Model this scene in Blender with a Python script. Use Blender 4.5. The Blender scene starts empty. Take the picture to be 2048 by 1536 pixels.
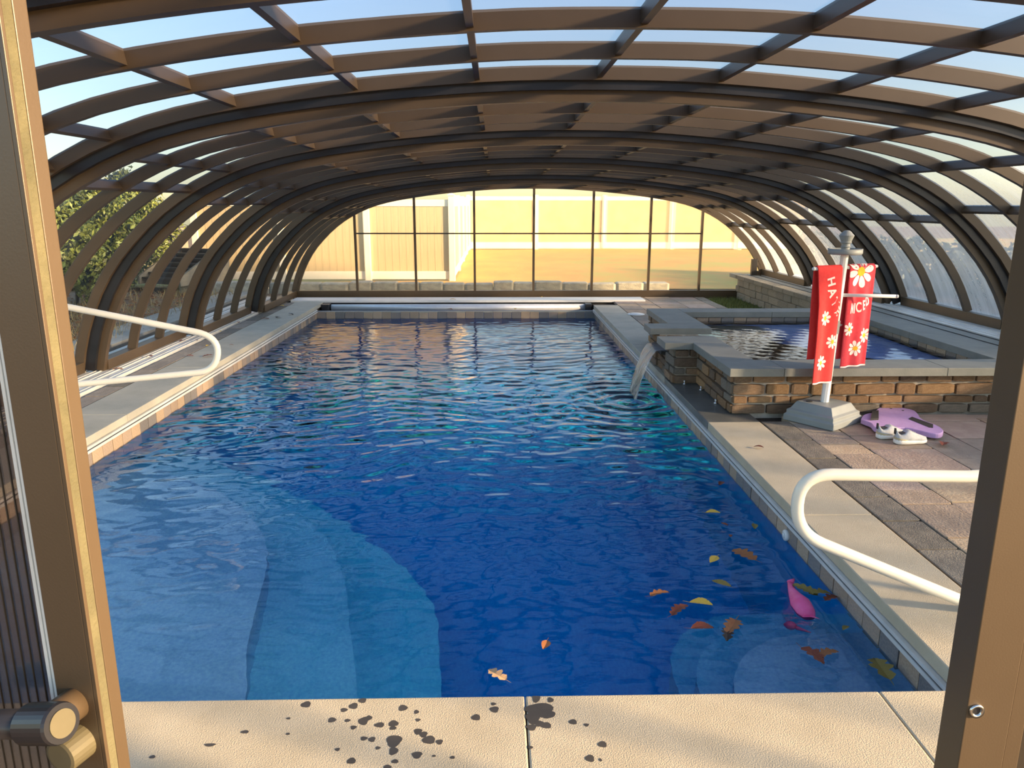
import bpy, bmesh, math, random
import numpy as np
from mathutils import Vector, Matrix

random.seed(7)
RND = random.random
def U(a, b): return a + (b - a) * RND()
scene = bpy.context.scene
COL = scene.collection

# ------------------------------------------------------------------ camera
CAM_H, CAM_F, PITCH, YAW, ROLL = 1.65, 1509.15, .2347, .022912, .00125
def cam_basis():
    f = Vector((math.sin(YAW) * math.cos(PITCH), math.cos(YAW) * math.cos(PITCH), -math.sin(PITCH)))
    r = Vector((math.cos(YAW), -math.sin(YAW), 0)); u = r.cross(f)
    r2 = r * math.cos(ROLL) + u * math.sin(ROLL); u2 = -r * math.sin(ROLL) + u * math.cos(ROLL)
    return r2, u2, f
CR, CU, CF = cam_basis()
cd = bpy.data.cameras.new('camera'); cam = bpy.data.objects.new('camera', cd); COL.objects.link(cam)
cam.matrix_world = Matrix(((CR.x, CU.x, -CF.x, 0), (CR.y, CU.y, -CF.y, 0), (CR.z, CU.z, -CF.z, CAM_H), (0, 0, 0, 1)))
cd.sensor_width = 36; cd.lens = CAM_F / 2048 * 36; cd.clip_start = .02; cd.clip_end = 500
scene.camera = cam
def ray(px, py): return CF * CAM_F + CR * (px - 1024) + CU * (768 - py)
def onz(px, py, z=0.):
    d = ray(px, py); return d * ((z - CAM_H) / d.z) + Vector((0, 0, CAM_H))
def ony(px, py, y):
    d = ray(px, py); return d * (y / d.y) + Vector((0, 0, CAM_H))

# ------------------------------------------------------------------ light
SUN_AZ = Vector((.92, -.39)); SUN_EL = math.radians(13.5)
w = bpy.data.worlds.new('World'); scene.world = w; w.use_nodes = True
nt = w.node_tree; bg = nt.nodes['Background']
sky = nt.nodes.new('ShaderNodeTexSky'); sky.sky_type = 'NISHITA'; sky.sun_disc = False
sky.sun_elevation = SUN_EL; sky.sun_rotation = math.atan2(SUN_AZ.x, SUN_AZ.y)
sky.air_density = 1.0; sky.dust_density = 1.0; sky.ozone_density = 1.2
nt.links.new(sky.outputs[0], bg.inputs[0]); bg.inputs[1].default_value = .38
sd = bpy.data.lights.new('sun', 'SUN'); so = bpy.data.objects.new('sun', sd); COL.objects.link(so)
sv = Vector((SUN_AZ.x * math.cos(SUN_EL), SUN_AZ.y * math.cos(SUN_EL), math.sin(SUN_EL)))
so.rotation_euler = sv.to_track_quat('Z', 'Y').to_euler(); so.location = (20, -10, 12)
sd.energy = 13.5; sd.color = (1, .71, .41); sd.angle = math.radians(4.2)
vs = scene.view_settings; vs.view_transform = 'Standard'; vs.look = 'None'; vs.gamma = 1; vs.use_curve_mapping = False
vs.exposure = 0.25
scene.cycles.transparent_max_bounces = 40
scene.cycles.max_bounces = 8
scene.cycles.sample_clamp_indirect = 0

# ------------------------------------------------------------------ materials
def new_mat(name):
    m = bpy.data.materials.new(name); m.use_nodes = True
    return m, m.node_tree, m.node_tree.nodes['Principled BSDF']
def N(t, kind, **kw):
    n = t.nodes.new(kind)
    for k, v in kw.items():
        if k in n.inputs.keys(): n.inputs[k].default_value = v
        else: setattr(n, k, v)
    return n
def c4(c): return (c[0], c[1], c[2], 1)
def srgb(r, g, b):
    return tuple(((v / 255) / 12.92 if v / 255 <= .04045 else ((v / 255 + .055) / 1.055) ** 2.4) for v in (r, g, b))
def pm(name, c1, c2=None, scale=6., rough=.6, bump=0., bscale=60., metal=0., island=0., spec=.5, coord='Object'):
    """two-colour noise material with fine relief; island = colour change from piece to piece"""
    m, t, p = new_mat(name)
    p.inputs['Roughness'].default_value = rough; p.inputs['Metallic'].default_value = metal
    p.inputs['Specular IOR Level'].default_value = spec
    c2 = c2 or c1
    tc = N(t, 'ShaderNodeTexCoord')
    no = N(t, 'ShaderNodeTexNoise', Scale=scale, Detail=6., Roughness=.6)
    t.links.new(tc.outputs[coord], no.inputs['Vector'])
    rp = N(t, 'ShaderNodeValToRGB'); rp.color_ramp.elements[0].position = .32; rp.color_ramp.elements[1].position = .68
    rp.color_ramp.elements[0].color = c4(c1); rp.color_ramp.elements[1].color = c4(c2)
    t.links.new(no.outputs['Fac'], rp.inputs[0])
    out = rp.outputs[0]
    if island:
        oi = N(t, 'ShaderNodeObjectInfo'); ge = N(t, 'ShaderNodeNewGeometry')
        ad = N(t, 'ShaderNodeMath', operation='ADD'); t.links.new(oi.outputs['Random'], ad.inputs[0]); t.links.new(ge.outputs['Random Per Island'], ad.inputs[1])
        fr = N(t, 'ShaderNodeMath', operation='FRACT'); t.links.new(ad.outputs[0], fr.inputs[0])
        mr = N(t, 'ShaderNodeMapRange'); mr.inputs['To Min'].default_value = 1 - island; mr.inputs['To Max'].default_value = 1 + island
        t.links.new(fr.outputs[0], mr.inputs['Value'])
        hs = N(t, 'ShaderNodeHueSaturation'); t.links.new(mr.outputs[0], hs.inputs['Value']); t.links.new(out, hs.inputs['Color']); out = hs.outputs[0]
    t.links.new(out, p.inputs['Base Color'])
    if bump:
        n2 = N(t, 'ShaderNodeTexNoise', Scale=bscale, Detail=5.); t.links.new(tc.outputs[coord], n2.inputs['Vector'])
        b = N(t, 'ShaderNodeBump', Strength=bump, Distance=.01); t.links.new(n2.outputs['Fac'], b.inputs['Height']); t.links.new(b.outputs[0], p.inputs['Normal'])
    return m
def sheet_mat(name, tint, w_trans, w_diff, w_gloss, rough, dcol, streak=(1, 1, 1), sscale=20., blur=0.):
    """polycarbonate sheet: clear + scattered + reflected share, with fine streaks in the scattered share"""
    m, t, p = new_mat(name); t.nodes.remove(p); out = t.nodes['Material Output']
    tr = N(t, 'ShaderNodeBsdfTransparent', Color=c4(tint)); tl = N(t, 'ShaderNodeBsdfTranslucent', Color=c4(dcol))
    gl = N(t, 'ShaderNodeBsdfGlossy', Roughness=rough)
    tc = N(t, 'ShaderNodeTexCoord'); mp = N(t, 'ShaderNodeMapping'); mp.inputs['Scale'].default_value = streak
    t.links.new(tc.outputs['Object'], mp.inputs['Vector'])
    no = N(t, 'ShaderNodeTexNoise', Scale=sscale, Detail=5., Roughness=.7); t.links.new(mp.outputs[0], no.inputs['Vector'])
    mr = N(t, 'ShaderNodeMapRange'); mr.inputs['From Min'].default_value = .3; mr.inputs['From Max'].default_value = .7
    mr.inputs['To Min'].default_value = w_diff * .8; mr.inputs['To Max'].default_value = w_diff * 1.2
    t.links.new(no.outputs['Fac'], mr.inputs['Value'])
    base = tr.outputs[0]
    if blur:
        rf = N(t, 'ShaderNodeBsdfRefraction', Roughness=.22, IOR=1.03, Color=c4(tint))
        mx0 = N(t, 'ShaderNodeMixShader', Fac=blur); t.links.new(tr.outputs[0], mx0.inputs[1]); t.links.new(rf.outputs[0], mx0.inputs[2]); base = mx0.outputs[0]
    mx = N(t, 'ShaderNodeMixShader'); t.links.new(mr.outputs[0], mx.inputs[0]); t.links.new(base, mx.inputs[1]); t.links.new(tl.outputs[0], mx.inputs[2])
    lw = N(t, 'ShaderNodeLayerWeight', Blend=.5); pw = N(t, 'ShaderNodeMath', operation='POWER'); pw.inputs[1].default_value = 4.
    t.links.new(lw.outputs['Facing'], pw.inputs[0])
    ma = N(t, 'ShaderNodeMath', operation='MULTIPLY_ADD'); ma.inputs[1].default_value = .6; ma.inputs[2].default_value = w_gloss
    t.links.new(pw.outputs[0], ma.inputs[0])
    m2 = N(t, 'ShaderNodeMixShader'); t.links.new(ma.outputs[0], m2.inputs[0]); t.links.new(mx.outputs[0], m2.inputs[1]); t.links.new(gl.outputs[0], m2.inputs[2])
    t.links.new(m2.outputs[0], out.inputs['Surface'])
    return m
M = {}
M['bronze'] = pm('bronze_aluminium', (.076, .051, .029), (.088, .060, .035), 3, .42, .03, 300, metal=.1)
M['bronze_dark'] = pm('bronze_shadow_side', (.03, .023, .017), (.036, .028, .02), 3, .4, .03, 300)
M['gasket'] = pm('black_gasket', (.012, .013, .016), (.02, .02, .024), 5, .35)
M['roof'] = sheet_mat('polycarbonate_roof', (.56, .59, .68), 0, .08, .02, .2, (.8, .85, .9), (.6, 9, .6), 7)
M['clear'] = sheet_mat('polycarbonate_clear', (.93, .94, .92), 0, .03, .02, .05, (.8, .8, .75), (1, 1, 1), 6)
M['milky'] = sheet_mat('polycarbonate_milky', (.76, .79, .84), 0, .32, .03, .2, (.72, .78, .82), (.4, 2.5, .4), 5)
M['endpane'] = sheet_mat('polycarbonate_fluted', (.97, .95, .88), 0, .14, .02, .2, (.95, .85, .6), (40, 1, .5), 8, blur=.55)
M['doorpane'] = sheet_mat('door_polycarbonate', (.5, .48, .48), 0, .25, .10, .15, (.25, .22, .22), (60, 60, .4), 6)
M['alu'] = pm('pale_aluminium', (.62, .61, .57), (.72, .71, .67), 9, .42, .05, 200, metal=.1)
M['alu_bright'] = pm('silver_tube', (.72, .73, .75), (.8, .8, .82), 9, .28, metal=.35)
M['white'] = pm('white_plastic', (.74, .74, .72), (.8, .8, .78), 9, .4)
M['cream'] = pm('cream_rail_coat', (.80, .75, .62), (.84, .79, .67), 5, .3)
M['coping'] = pm('cast_coping', srgb(180, 168, 144), srgb(194, 182, 158), 4, .85, .32, 210)
M['coping_grey'] = pm('cast_coping_grey', srgb(164, 160, 146), srgb(184, 178, 162), 3, .7, .3, 130)
M['coping_wet'] = pm('wet_coping', srgb(84, 86, 84), srgb(112, 112, 106), 3, .35, .2, 130)
M['bluestone'] = pm('bluestone_slab', srgb(118, 120, 114), srgb(134, 134, 126), 5, .6, .15, 90)
M['mortar'] = pm('mortar', srgb(166, 156, 142), srgb(190, 180, 166), 12, .9, .4, 80)
M['paverbase'] = pm('joint_sand', srgb(58, 50, 42), srgb(80, 70, 58), 14, .95, .5, 60)
for i, (a, b) in enumerate([((150, 132, 114), (176, 156, 136)), ((160, 140, 128), (182, 164, 150)), ((136, 126, 114), (160, 148, 134)), ((172, 150, 124), (190, 172, 146))]):
    M['paver%d' % i] = pm('paver_%s' % 'abcd'[i], srgb(*a), srgb(*b), 3, .8, .55, 22, island=.12)
M['paver_dark'] = pm('paver_border', srgb(104, 98, 88), srgb(134, 126, 112), 5, .7, .6, 30, island=.2)
for i, (a, b) in enumerate([((122, 94, 66), (150, 118, 86)), ((138, 108, 80), (164, 134, 104)), ((104, 84, 66), (132, 110, 88)), ((146, 112, 76), (172, 138, 100)), ((112, 104, 92), (136, 124, 108))]):
    M['stone%d' % i] = pm('ledgestone_%s' % 'abcde'[i], srgb(*a), srgb(*b), 7, .85, .7, 35, island=.12)
for i, (a, b) in enumerate([((150, 134, 118), (186, 160, 134)), ((110, 108, 108), (150, 140, 130)), ((128, 122, 118), (168, 146, 126)), ((168, 140, 112), (196, 174, 146))]):
    M['tile%d' % i] = pm('slate_tile_%s' % 'abcd'[i], srgb(*a), srgb(*b), 14, .35, .25, 60, island=.12)
M['block'] = pm('split_block', srgb(140, 128, 108), srgb(172, 160, 138), 8, .9, .9, 40, island=.12)
M['grass'] = pm('grass', (.10, .14, .035), (.18, .19, .06), 40, .9, island=.35)
M['plaster'] = pm('pebble_plaster', (.42, .52, .88), (.64, .72, 1.0), 55, .7, .3, 160)
M['vinyl'] = pm('tan_vinyl', srgb(190, 168, 128), srgb(204, 182, 142), 2, .6)
M['vinyl_white'] = pm('white_vinyl', srgb(232, 226, 208), srgb(240, 234, 218), 2, .5)
M['lawn'] = pm('autumn_lawn', (.60, .30, .09), (.40, .38, .10), .9, .95, .8, 9)
M['mulch'] = pm('leafy_mulch', (.15, .09, .05), (.32, .21, .12), 6, .95, 1., 18)
M['concrete'] = pm('concrete', srgb(150, 146, 138), srgb(176, 172, 162), 4, .9, .4, 60)
M['stone_curb'] = pm('curb_stone', srgb(150, 148, 138), srgb(190, 184, 166), 5, .9, .9, 20, island=.12)
M['wood'] = pm('weathered_wood', srgb(124, 116, 100), srgb(150, 140, 120), 8, .8, .3, 50)
M['wood_dark'] = pm('dark_wood', srgb(38, 36, 34), srgb(56, 52, 46), 8, .7, .3, 50)
M['leafgreen'] = pm('hedge_leaf', (.12, .17, .03), (.26, .27, .05), 3, .45, island=.6)
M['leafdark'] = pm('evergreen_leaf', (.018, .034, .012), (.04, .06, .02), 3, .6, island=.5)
M['bark'] = pm('bark', srgb(70, 58, 46), srgb(96, 80, 64), 10, .9, .8, 30)
M['straw'] = pm('dry_grass', srgb(150, 128, 84), srgb(190, 166, 112), 5, .9, island=.4)
for n_, a, b in [('leaf_brown', (120, 70, 34), (168, 108, 58)), ('leaf_rust', (96, 44, 26), (140, 70, 42)), ('leaf_yellow', (206, 160, 40), (226, 190, 84)), ('leaf_tan', (190, 150, 106), (214, 178, 136)), ('leaf_dark', (34, 26, 20), (56, 42, 32)), ('leaf_olive', (112, 98, 40), (150, 130, 62))]:
    M[n_] = pm(n_, srgb(*a), srgb(*b), 30, .6, coord='Generated')
M['wet'] = pm('wet_mark', srgb(66, 62, 56), srgb(80, 75, 68), 8, .3)
M['standgrey'] = pm('grey_stand_plastic', srgb(132, 138, 138), srgb(142, 147, 147), 6, .5, .08, 200)
M['coral'] = pm('coral_terry', srgb(232, 62, 62), srgb(240, 72, 70), 40, .95, .5, 700)
M['coral2'] = pm('rose_terry', srgb(216, 62, 76), srgb(224, 72, 84), 40, .95, .5, 700)
M['printwhite'] = pm('print_white', srgb(240, 222, 214), srgb(246, 232, 226), 30, .95)
M['printyellow'] = pm('print_yellow', srgb(238, 176, 40), srgb(244, 188, 52), 30, .95)
M['lilac'] = pm('lilac_foam', srgb(176, 146, 198), srgb(186, 156, 206), 30, .75, .1, 300)
M['black'] = pm('black_webbing', (.02, .02, .02), (.035, .034, .033), 30, .8)
M['shoegrey'] = pm('grey_knit', srgb(168, 172, 176), srgb(188, 190, 194), 60, .85, .3, 300)
M['shoewhite'] = pm('white_sole', srgb(224, 222, 214), srgb(232, 230, 224), 20, .6)
M['shoetan'] = pm('tan_heel', srgb(178, 164, 128), srgb(192, 178, 142), 20, .7)
M['pink'] = pm('pink_toy', srgb(232, 80, 140), srgb(240, 110, 165), 12, .5)
M['chrome'] = pm('steel_screw', (.6, .6, .58), (.7, .7, .68), 9, .2, metal=1.)
M['brass'] = pm('satin_brass', srgb(84, 77, 58), srgb(96, 89, 68), 9, .45, metal=.2)
M['handle'] = pm('black_handle', (.012, .012, .016), (.018, .018, .022), 9, .3)
M['weather'] = pm('grey_brush_seal', srgb(76, 72, 50), srgb(98, 92, 66), 20, .9, .3, 200)

# water: clear + reflecting share by viewing angle, blue absorption in the depth
def water_mat(name, absorb, dens, bstr, bscale):
    m, t, p = new_mat(name); t.nodes.remove(p); out = t.nodes['Material Output']
    tr = N(t, 'ShaderNodeBsdfRefraction', Roughness=0., IOR=1.33); gl = N(t, 'ShaderNodeBsdfGlossy', Roughness=.02)
    tc = N(t, 'ShaderNodeTexCoord'); mp = N(t, 'ShaderNodeMapping'); mp.inputs['Scale'].default_value = (.7, 1.5, 1)
    t.links.new(tc.outputs['Object'], mp.inputs['Vector'])
    no = N(t, 'ShaderNodeTexNoise', Scale=bscale, Detail=3.); t.links.new(mp.outputs[0], no.inputs['Vector'])
    b = N(t, 'ShaderNodeBump', Strength=bstr, Distance=.02); t.links.new(no.outputs['Fac'], b.inputs['Height'])
    fr = N(t, 'ShaderNodeFresnel', IOR=1.33)
    for n_ in (fr, gl, tr): t.links.new(b.outputs[0], n_.inputs['Normal'])
    mx = N(t, 'ShaderNodeMixShader'); t.links.new(fr.outputs[0], mx.inputs[0]); t.links.new(tr.outputs[0], mx.inputs[1]); t.links.new(gl.outputs[0], mx.inputs[2])
    t.links.new(mx.outputs[0], out.inputs['Surface'])
    va = N(t, 'ShaderNodeVolumeAbsorption', Color=c4(absorb), Density=dens); t.links.new(va.outputs[0], out.inputs['Volume'])
    return m
M['water'] = water_mat('pool_water', (.02, .91, .98), 1.05, .02, 22)
M['spawater'] = water_mat('spa_water', (.35, .6, .85), 1.2, .03, 18)
def fall_mat():
    m, t, p = new_mat('falling_water'); t.nodes.remove(p); out = t.nodes['Material Output']
    tr = N(t, 'ShaderNodeBsdfTransparent'); gl = N(t, 'ShaderNodeBsdfGlossy', Roughness=.12); df = N(t, 'ShaderNodeBsdfTranslucent', Color=(.9, .88, .82, 1))
    tc = N(t, 'ShaderNodeTexCoord'); mp = N(t, 'ShaderNodeMapping'); mp.inputs['Scale'].default_value = (3, 34, 1.2); t.links.new(tc.outputs['Object'], mp.inputs['Vector'])
    no = N(t, 'ShaderNodeTexNoise', Scale=2., Detail=4.); t.links.new(mp.outputs[0], no.inputs['Vector'])
    b = N(t, 'ShaderNodeBump', Strength=.6, Distance=.02); t.links.new(no.outputs['Fac'], b.inputs['Height']); t.links.new(b.outputs[0], gl.inputs['Normal'])
    a = N(t, 'ShaderNodeMixShader'); t.links.new(no.outputs['Fac'], a.inputs[0]); t.links.new(tr.outputs[0], a.inputs[1]); t.links.new(df.outputs[0], a.inputs[2])
    c = N(t, 'ShaderNodeMixShader', Fac=.28); t.links.new(a.outputs[0], c.inputs[1]); t.links.new(gl.outputs[0], c.inputs[2])
    t.links.new(c.outputs[0], out.inputs['Surface']); return m
M['fall'] = fall_mat()

# ------------------------------------------------------------------ helpers
class MB:
    def __init__(s): s.v = []; s.f = []
    def add(s, vs, fs):
        o = len(s.v); s.v += [tuple(v) for v in vs]; s.f += [tuple(i + o for i in f) for f in fs]; return s
    def box(s, x0, x1, y0, y1, z0, z1):
        return s.add([(x0, y0, z0), (x1, y0, z0), (x1, y1, z0), (x0, y1, z0), (x0, y0, z1), (x1, y0, z1), (x1, y1, z1), (x0, y1, z1)],
                     [(0, 3, 2, 1), (4, 5, 6, 7), (0, 1, 5, 4), (1, 2, 6, 5), (2, 3, 7, 6), (3, 0, 4, 7)])
    def prism(s, poly, z0, z1):
        n = len(poly)
        return s.add([(x, y, z0) for x, y in poly] + [(x, y, z1) for x, y in poly],
                     [tuple(range(n - 1, -1, -1)), tuple(range(n, 2 * n))] + [(i, (i + 1) % n, n + (i + 1) % n, n + i) for i in range(n)])
    def loft(s, rings, cap=True, close=True):
        n = len(rings[0]); vs = [p for r in rings for p in r]; fs = []
        for i in range(len(rings) - 1):
            for j in range(n if close else n - 1):
                fs.append((i * n + j, i * n + (j + 1) % n, (i + 1) * n + (j + 1) % n, (i + 1) * n + j))
        if cap: fs += [tuple(range(n - 1, -1, -1)), tuple((len(rings) - 1) * n + j for j in range(n))]
        return s.add(vs, fs)
    def tube(s, path, r, n=12, cap=True):
        P = [Vector(p) for p in path]; rings = []; up = None
        for i, p in enumerate(P):
            t = (P[min(i + 1, len(P) - 1)] - P[max(i - 1, 0)]).normalized()
            if up is None: up = Vector((0, 0, 1)) if abs(t.z) < .9 else Vector((1, 0, 0))
            a = t.cross(up).normalized(); b = a.cross(t).normalized(); up = b
            rr = r[i] if isinstance(r, (list, tuple)) else r
            rings.append([p + a * rr * math.cos(2 * math.pi * k / n) + b * rr * math.sin(2 * math.pi * k / n) for k in range(n)])
        return s.loft(rings, cap)
    def lathe(s, prof, cx=0, cy=0, n=24):
        return s.loft([[(cx + r * math.cos(2 * math.pi * k / n), cy + r * math.sin(2 * math.pi * k / n), z) for k in range(n)] for r, z in prof])
    def build(s, name, mat, parent=None, smooth=False, bevel=0., auto=None):
        me = bpy.data.meshes.new(name); me.from_pydata(s.v, [], s.f)
        bm = bmesh.new(); bm.from_mesh(me); bmesh.ops.recalc_face_normals(bm, faces=bm.faces)
        if bevel: bmesh.ops.bevel(bm, geom=list(bm.edges), offset=bevel, segments=2, affect='EDGES', profile=.6)
        bm.to_mesh(me); bm.free()
        return mesh_obj(name, me, mat, parent, smooth)
def mesh_obj(name, me, mat, parent=None, smooth=False):
    if mat is not None and not me.materials: me.materials.append(M[mat] if isinstance(mat, str) else mat)
    if smooth:
        for p in me.polygons: p.use_smooth = True
    o = bpy.data.objects.new(name, me); COL.objects.link(o)
    if parent: o.parent = parent
    return o
def tag(o, label=None, cat=None, group=None, kind=None):
    for k, v in (('label', label), ('category', cat), ('group', group), ('kind', kind)):
        if v: o[k] = v
    return o
def thing(name, label, cat, loc=(0, 0, 0), rz=0, group=None):
    o = bpy.data.objects.new(name, None); COL.objects.link(o); o.location = loc; o.rotation_euler = (0, 0, rz); o.empty_display_size = .1
    return tag(o, label, cat, group)
def empty_struct(name, loc=(0, 0, 0)):
    o = bpy.data.objects.new(name, None); COL.objects.link(o); o.location = loc; o['kind'] = 'structure'; return o
UNIT = {}
def unit_box(mat, bev=.06):
    """shared unit block mesh with rounded edges and slightly uneven corners"""
    key = (mat, bev)
    if key not in UNIT:
        bm = bmesh.new(); bmesh.ops.create_cube(bm, size=1)
        bmesh.ops.bevel(bm, geom=list(bm.edges), offset=bev, segments=1, affect='EDGES')
        me = bpy.data.meshes.new('block_' + mat); bm.to_mesh(me); bm.free(); me.materials.append(M[mat]); UNIT[key] = me
    return UNIT[key]
def piece(name, mat, parent, c, size, rz=0, bev=.06, tilt=0.):
    o = bpy.data.objects.new(name, unit_box(mat, bev)); COL.objects.link(o)
    o.location = c; o.scale = size; o.rotation_euler = (U(-tilt, tilt), U(-tilt, tilt), rz)
    if parent: o.parent = parent
    return o

# ------------------------------------------------------------------ enclosure profile (half arch, distance from the middle line / height)
CX = .70
HALF = [(0, 2.194), (.4, 2.191), (.78, 2.176), (1.55, 2.115), (2.26, 2.022), (2.8, 1.915), (3.17, 1.785), (3.46, 1.64), (3.66, 1.51), (3.84, 1.37), (4.0, 1.215), (4.13, 1.08),
        (4.24, .94), (4.34, .79), (4.43, .62), (4.51, .44), (4.575, .24), (4.62, .06), (4.64, -.05)]
def densify(pts, n=16):
    out = []; P = [(-pts[1][0], pts[1][1])] + pts + [(2 * pts[-1][0] - pts[-2][0], 2 * pts[-1][1] - pts[-2][1])]
    for i in range(1, len(P) - 2):
        for k in range(n):
            t = k / n; a, b, c, d = P[i - 1], P[i], P[i + 1], P[i + 2]
            out.append(tuple(.5 * (2 * b[j] + (c[j] - a[j]) * t + (2 * a[j] - 5 * b[j] + 4 * c[j] - d[j]) * t * t + (3 * b[j] - a[j] - 3 * c[j] + d[j]) * t ** 3) for j in (0, 1)))
    return np.array(out + [pts[-1]])
HP = densify(HALF)
for _ in range(60):
    HP[1:-1] = .25 * HP[:-2] + .5 * HP[1:-1] + .25 * HP[2:]
HS = np.concatenate([[0], np.cumsum(np.hypot(*(np.diff(HP, axis=0).T)))])
HT = np.gradient(HP, HS, axis=0); HN = np.stack([-HT[:, 1], HT[:, 0]], 1); HN /= np.linalg.norm(HN, axis=1)[:, None]; HN[0] = (0, 1)
def P2(k, s, d=0.):
    """point on section k (0 = far, innermost) at signed arc position s, d outwards"""
    a = abs(s); r, z = np.interp(a, HS, HP[:, 0]), np.interp(a, HS, HP[:, 1]); nr, nz = np.interp(a, HS, HN[:, 0]), np.interp(a, HS, HN[:, 1])
    e = k - 2
    r = r + nr * (.165 * e + d); z = z + nz * (.127 * e + d)
    return (CX + (r if s >= 0 else -r), z)
def s_at(k, side, ztarget, d=0.):
    lo, hi = 2., float(HS[-1])
    for _ in range(40):
        mid = .5 * (lo + hi)
        if P2(k, side * mid, d)[1] > ztarget: lo = mid
        else: hi = mid
    return side * lo
def arch(mb, k, sa, sb, d0, d1, y0, y1, n=56):
    rings = []
    for i in range(n + 1):
        s = sa + (sb - sa) * i / n; a = P2(k, s, d0); b = P2(k, s, d1)
        rings.append([(a[0], y0, a[1]), (a[0], y1, a[1]), (b[0], y1, b[1]), (b[0], y0, b[1])])
    return mb.loft(rings)

# ------------------------------------------------------------------ setting: decks, pool shell, ground
XL, XR, YN, YF, ZW = -2.97, 1.67, 2.28, 12.58, -.22
floor = MB()
floor.box(-4.6, XL - .02, .3, 13.95, -.30, -.045).box(XL - .02, XR + .02, .3, YN - .02, -.30, -.045).box(XR + .02, 5.9, .3, 13.95, -.30, -.045).box(XL - .02, XR + .02, 13.05, 13.95, -.30, -.045)
floor = tag(floor.build('floor', 'paverbase'), 'paved pool deck with stone coping around the blue pool', kind='structure')
g = MB().box(-60, -4.6, -30, 60, -.6, -.08).box(5.9, 60, -30, 14.6, -.6, .22).box(5.9, 60, 14.6, 60, -.6, -.08).box(-4.6, 5.9, 13.95, 60, -.6, -.08).box(-4.6, 5.9, -30, .3, -.6, -.05)
tag(g.build('ground', 'mulch'), 'bare brown ground outside the enclosure', kind='structure')
lawn = MB(); nx, ny = 40, 40
vs_ = [(-10 + 70 * i / nx, 15.35 + 20 * j / ny, -.02 + .10 * min(1, j / 22) + .03 * math.sin(i * 1.3 + j * .7)) for j in range(ny + 1) for i in range(nx + 1)]
lawn.add(vs_, [(j * (nx + 1) + i, j * (nx + 1) + i + 1, (j + 1) * (nx + 1) + i + 1, (j + 1) * (nx + 1) + i) for j in range(ny) for i in range(nx)])
tag(lawn.build('lawn', 'lawn', smooth=True), 'leaf-strewn autumn lawn behind the far end wall', 'lawn', kind='structure')
# pool shell
ZB = -1.75
tag(MB().box(XL - .3, XR + .3, YN - .3, YF + .3, ZB - .1, ZB).build('floor_pool', 'plaster'), kind='structure')
walls = {}
for nm, b in dict(left=(XL - .14, XL - .012, YN, YF), right=(XR + .012, XR + .14, YN, YF), near=(XL - .14, XR + .14, YN - .14, YN), far=(XL - .14, XR + .14, YF + .012, YF + .062)).items():
    zt = -.055 if nm != 'far' else -.10
    walls[nm] = tag(MB().box(*b, ZB, zt).build('wall_pool_' + nm, 'plaster'), kind='structure')
TILE = .152
def tile_row(wall, axis, fixed, a, b, inward, zt=-.105):
    n = int((b - a) / TILE)
    for i in range(n):
        p = a + (i + .5) * (b - a) / n; d = fixed + inward * U(.0, .004); sz = (b - a) / n - .006
        if axis == 'y': piece('tile', 'tile%d' % random.randrange(4), walls[wall], (d, p, zt - .08), (.02, sz, .152), bev=.05)
        else: piece('tile', 'tile%d' % random.randrange(4), walls[wall], (p, d, zt - .08), (sz, .02, .152), bev=.05)
tile_row('left', 'y', XL - .006, YN + .6, YF, 1); tile_row('right', 'y', XR + .006, YN, YF, -1); tile_row('far', 'x', YF + .006, XL, XR, -1)
# steps and ledge under water
def smooth_poly(pts, n=6):
    P = [pts[0]] + pts + [pts[-1]]; out = []
    for i in range(1, len(P) - 2):
        for k in range(n):
            t = k / n; a, b, c, d = P[i - 1], P[i], P[i + 1], P[i + 2]
            out.append(tuple(.5 * (2 * b[j] + (c[j] - a[j]) * t + (2 * a[j] - 5 * b[j] + 4 * c[j] - d[j]) * t * t + (3 * b[j] - a[j] - 3 * c[j] + d[j]) * t ** 3) for j in (0, 1)))
    return out + [pts[-1]]
st = tag(empty_struct('floor_pool_steps'), 'curved entry ledge and steps at the left near corner of the pool')
c1 = [(XL, 5.68), (-2.6, 5.52), (-2.22, 5.27), (-1.8, 4.9), (-1.44, 4.36), (-1.31, 3.98), (-1.24, 3.57), (-1.17, 3.18), (-1.06, 2.82), (-.95, YN)]
c2 = [(XL, 6.1), (-2.3, 5.75), (-1.56, 5.16), (-1.23, 4.82), (-1.02, 4.42), (-.88, 4.03), (-.77, 3.6), (-.65, 3.1), (-.5, YN)]
c3 = [(XL, 6.6), (-2.0, 6.0), (-1.3, 5.35), (-.91, 4.92), (-.62, 4.56), (-.38, 4.10), (-.30, 3.57), (-.25, 3.0), (-.2, YN)]
for cc, z, nm in ((c1, -.55, 'ledge'), (c2, -.87, 'step'), (c3, -1.19, 'step')):
    MB().prism(smooth_poly(cc, 14) + [(XL, YN)], ZB, z).build(nm, 'plaster', st)
sr = tag(empty_struct('floor_pool_corner_steps'), 'rounded steps at the right near corner of the pool')
for yb, z, xl in ((3.25, -.55, 1.02), (3.58, -.87, .95), (3.95, -1.19, .92)):
    poly = [(XR, YN), (XR, yb)]
    R_ = .5
    poly += [(xl + R_ - R_ * math.sin(a), yb - R_ + R_ * math.cos(a)) for a in [math.pi / 2 * i / 10 for i in range(11)]] + [(xl, YN)]
    MB().prism(poly, ZB, z).build('step', 'plaster', sr)

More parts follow.
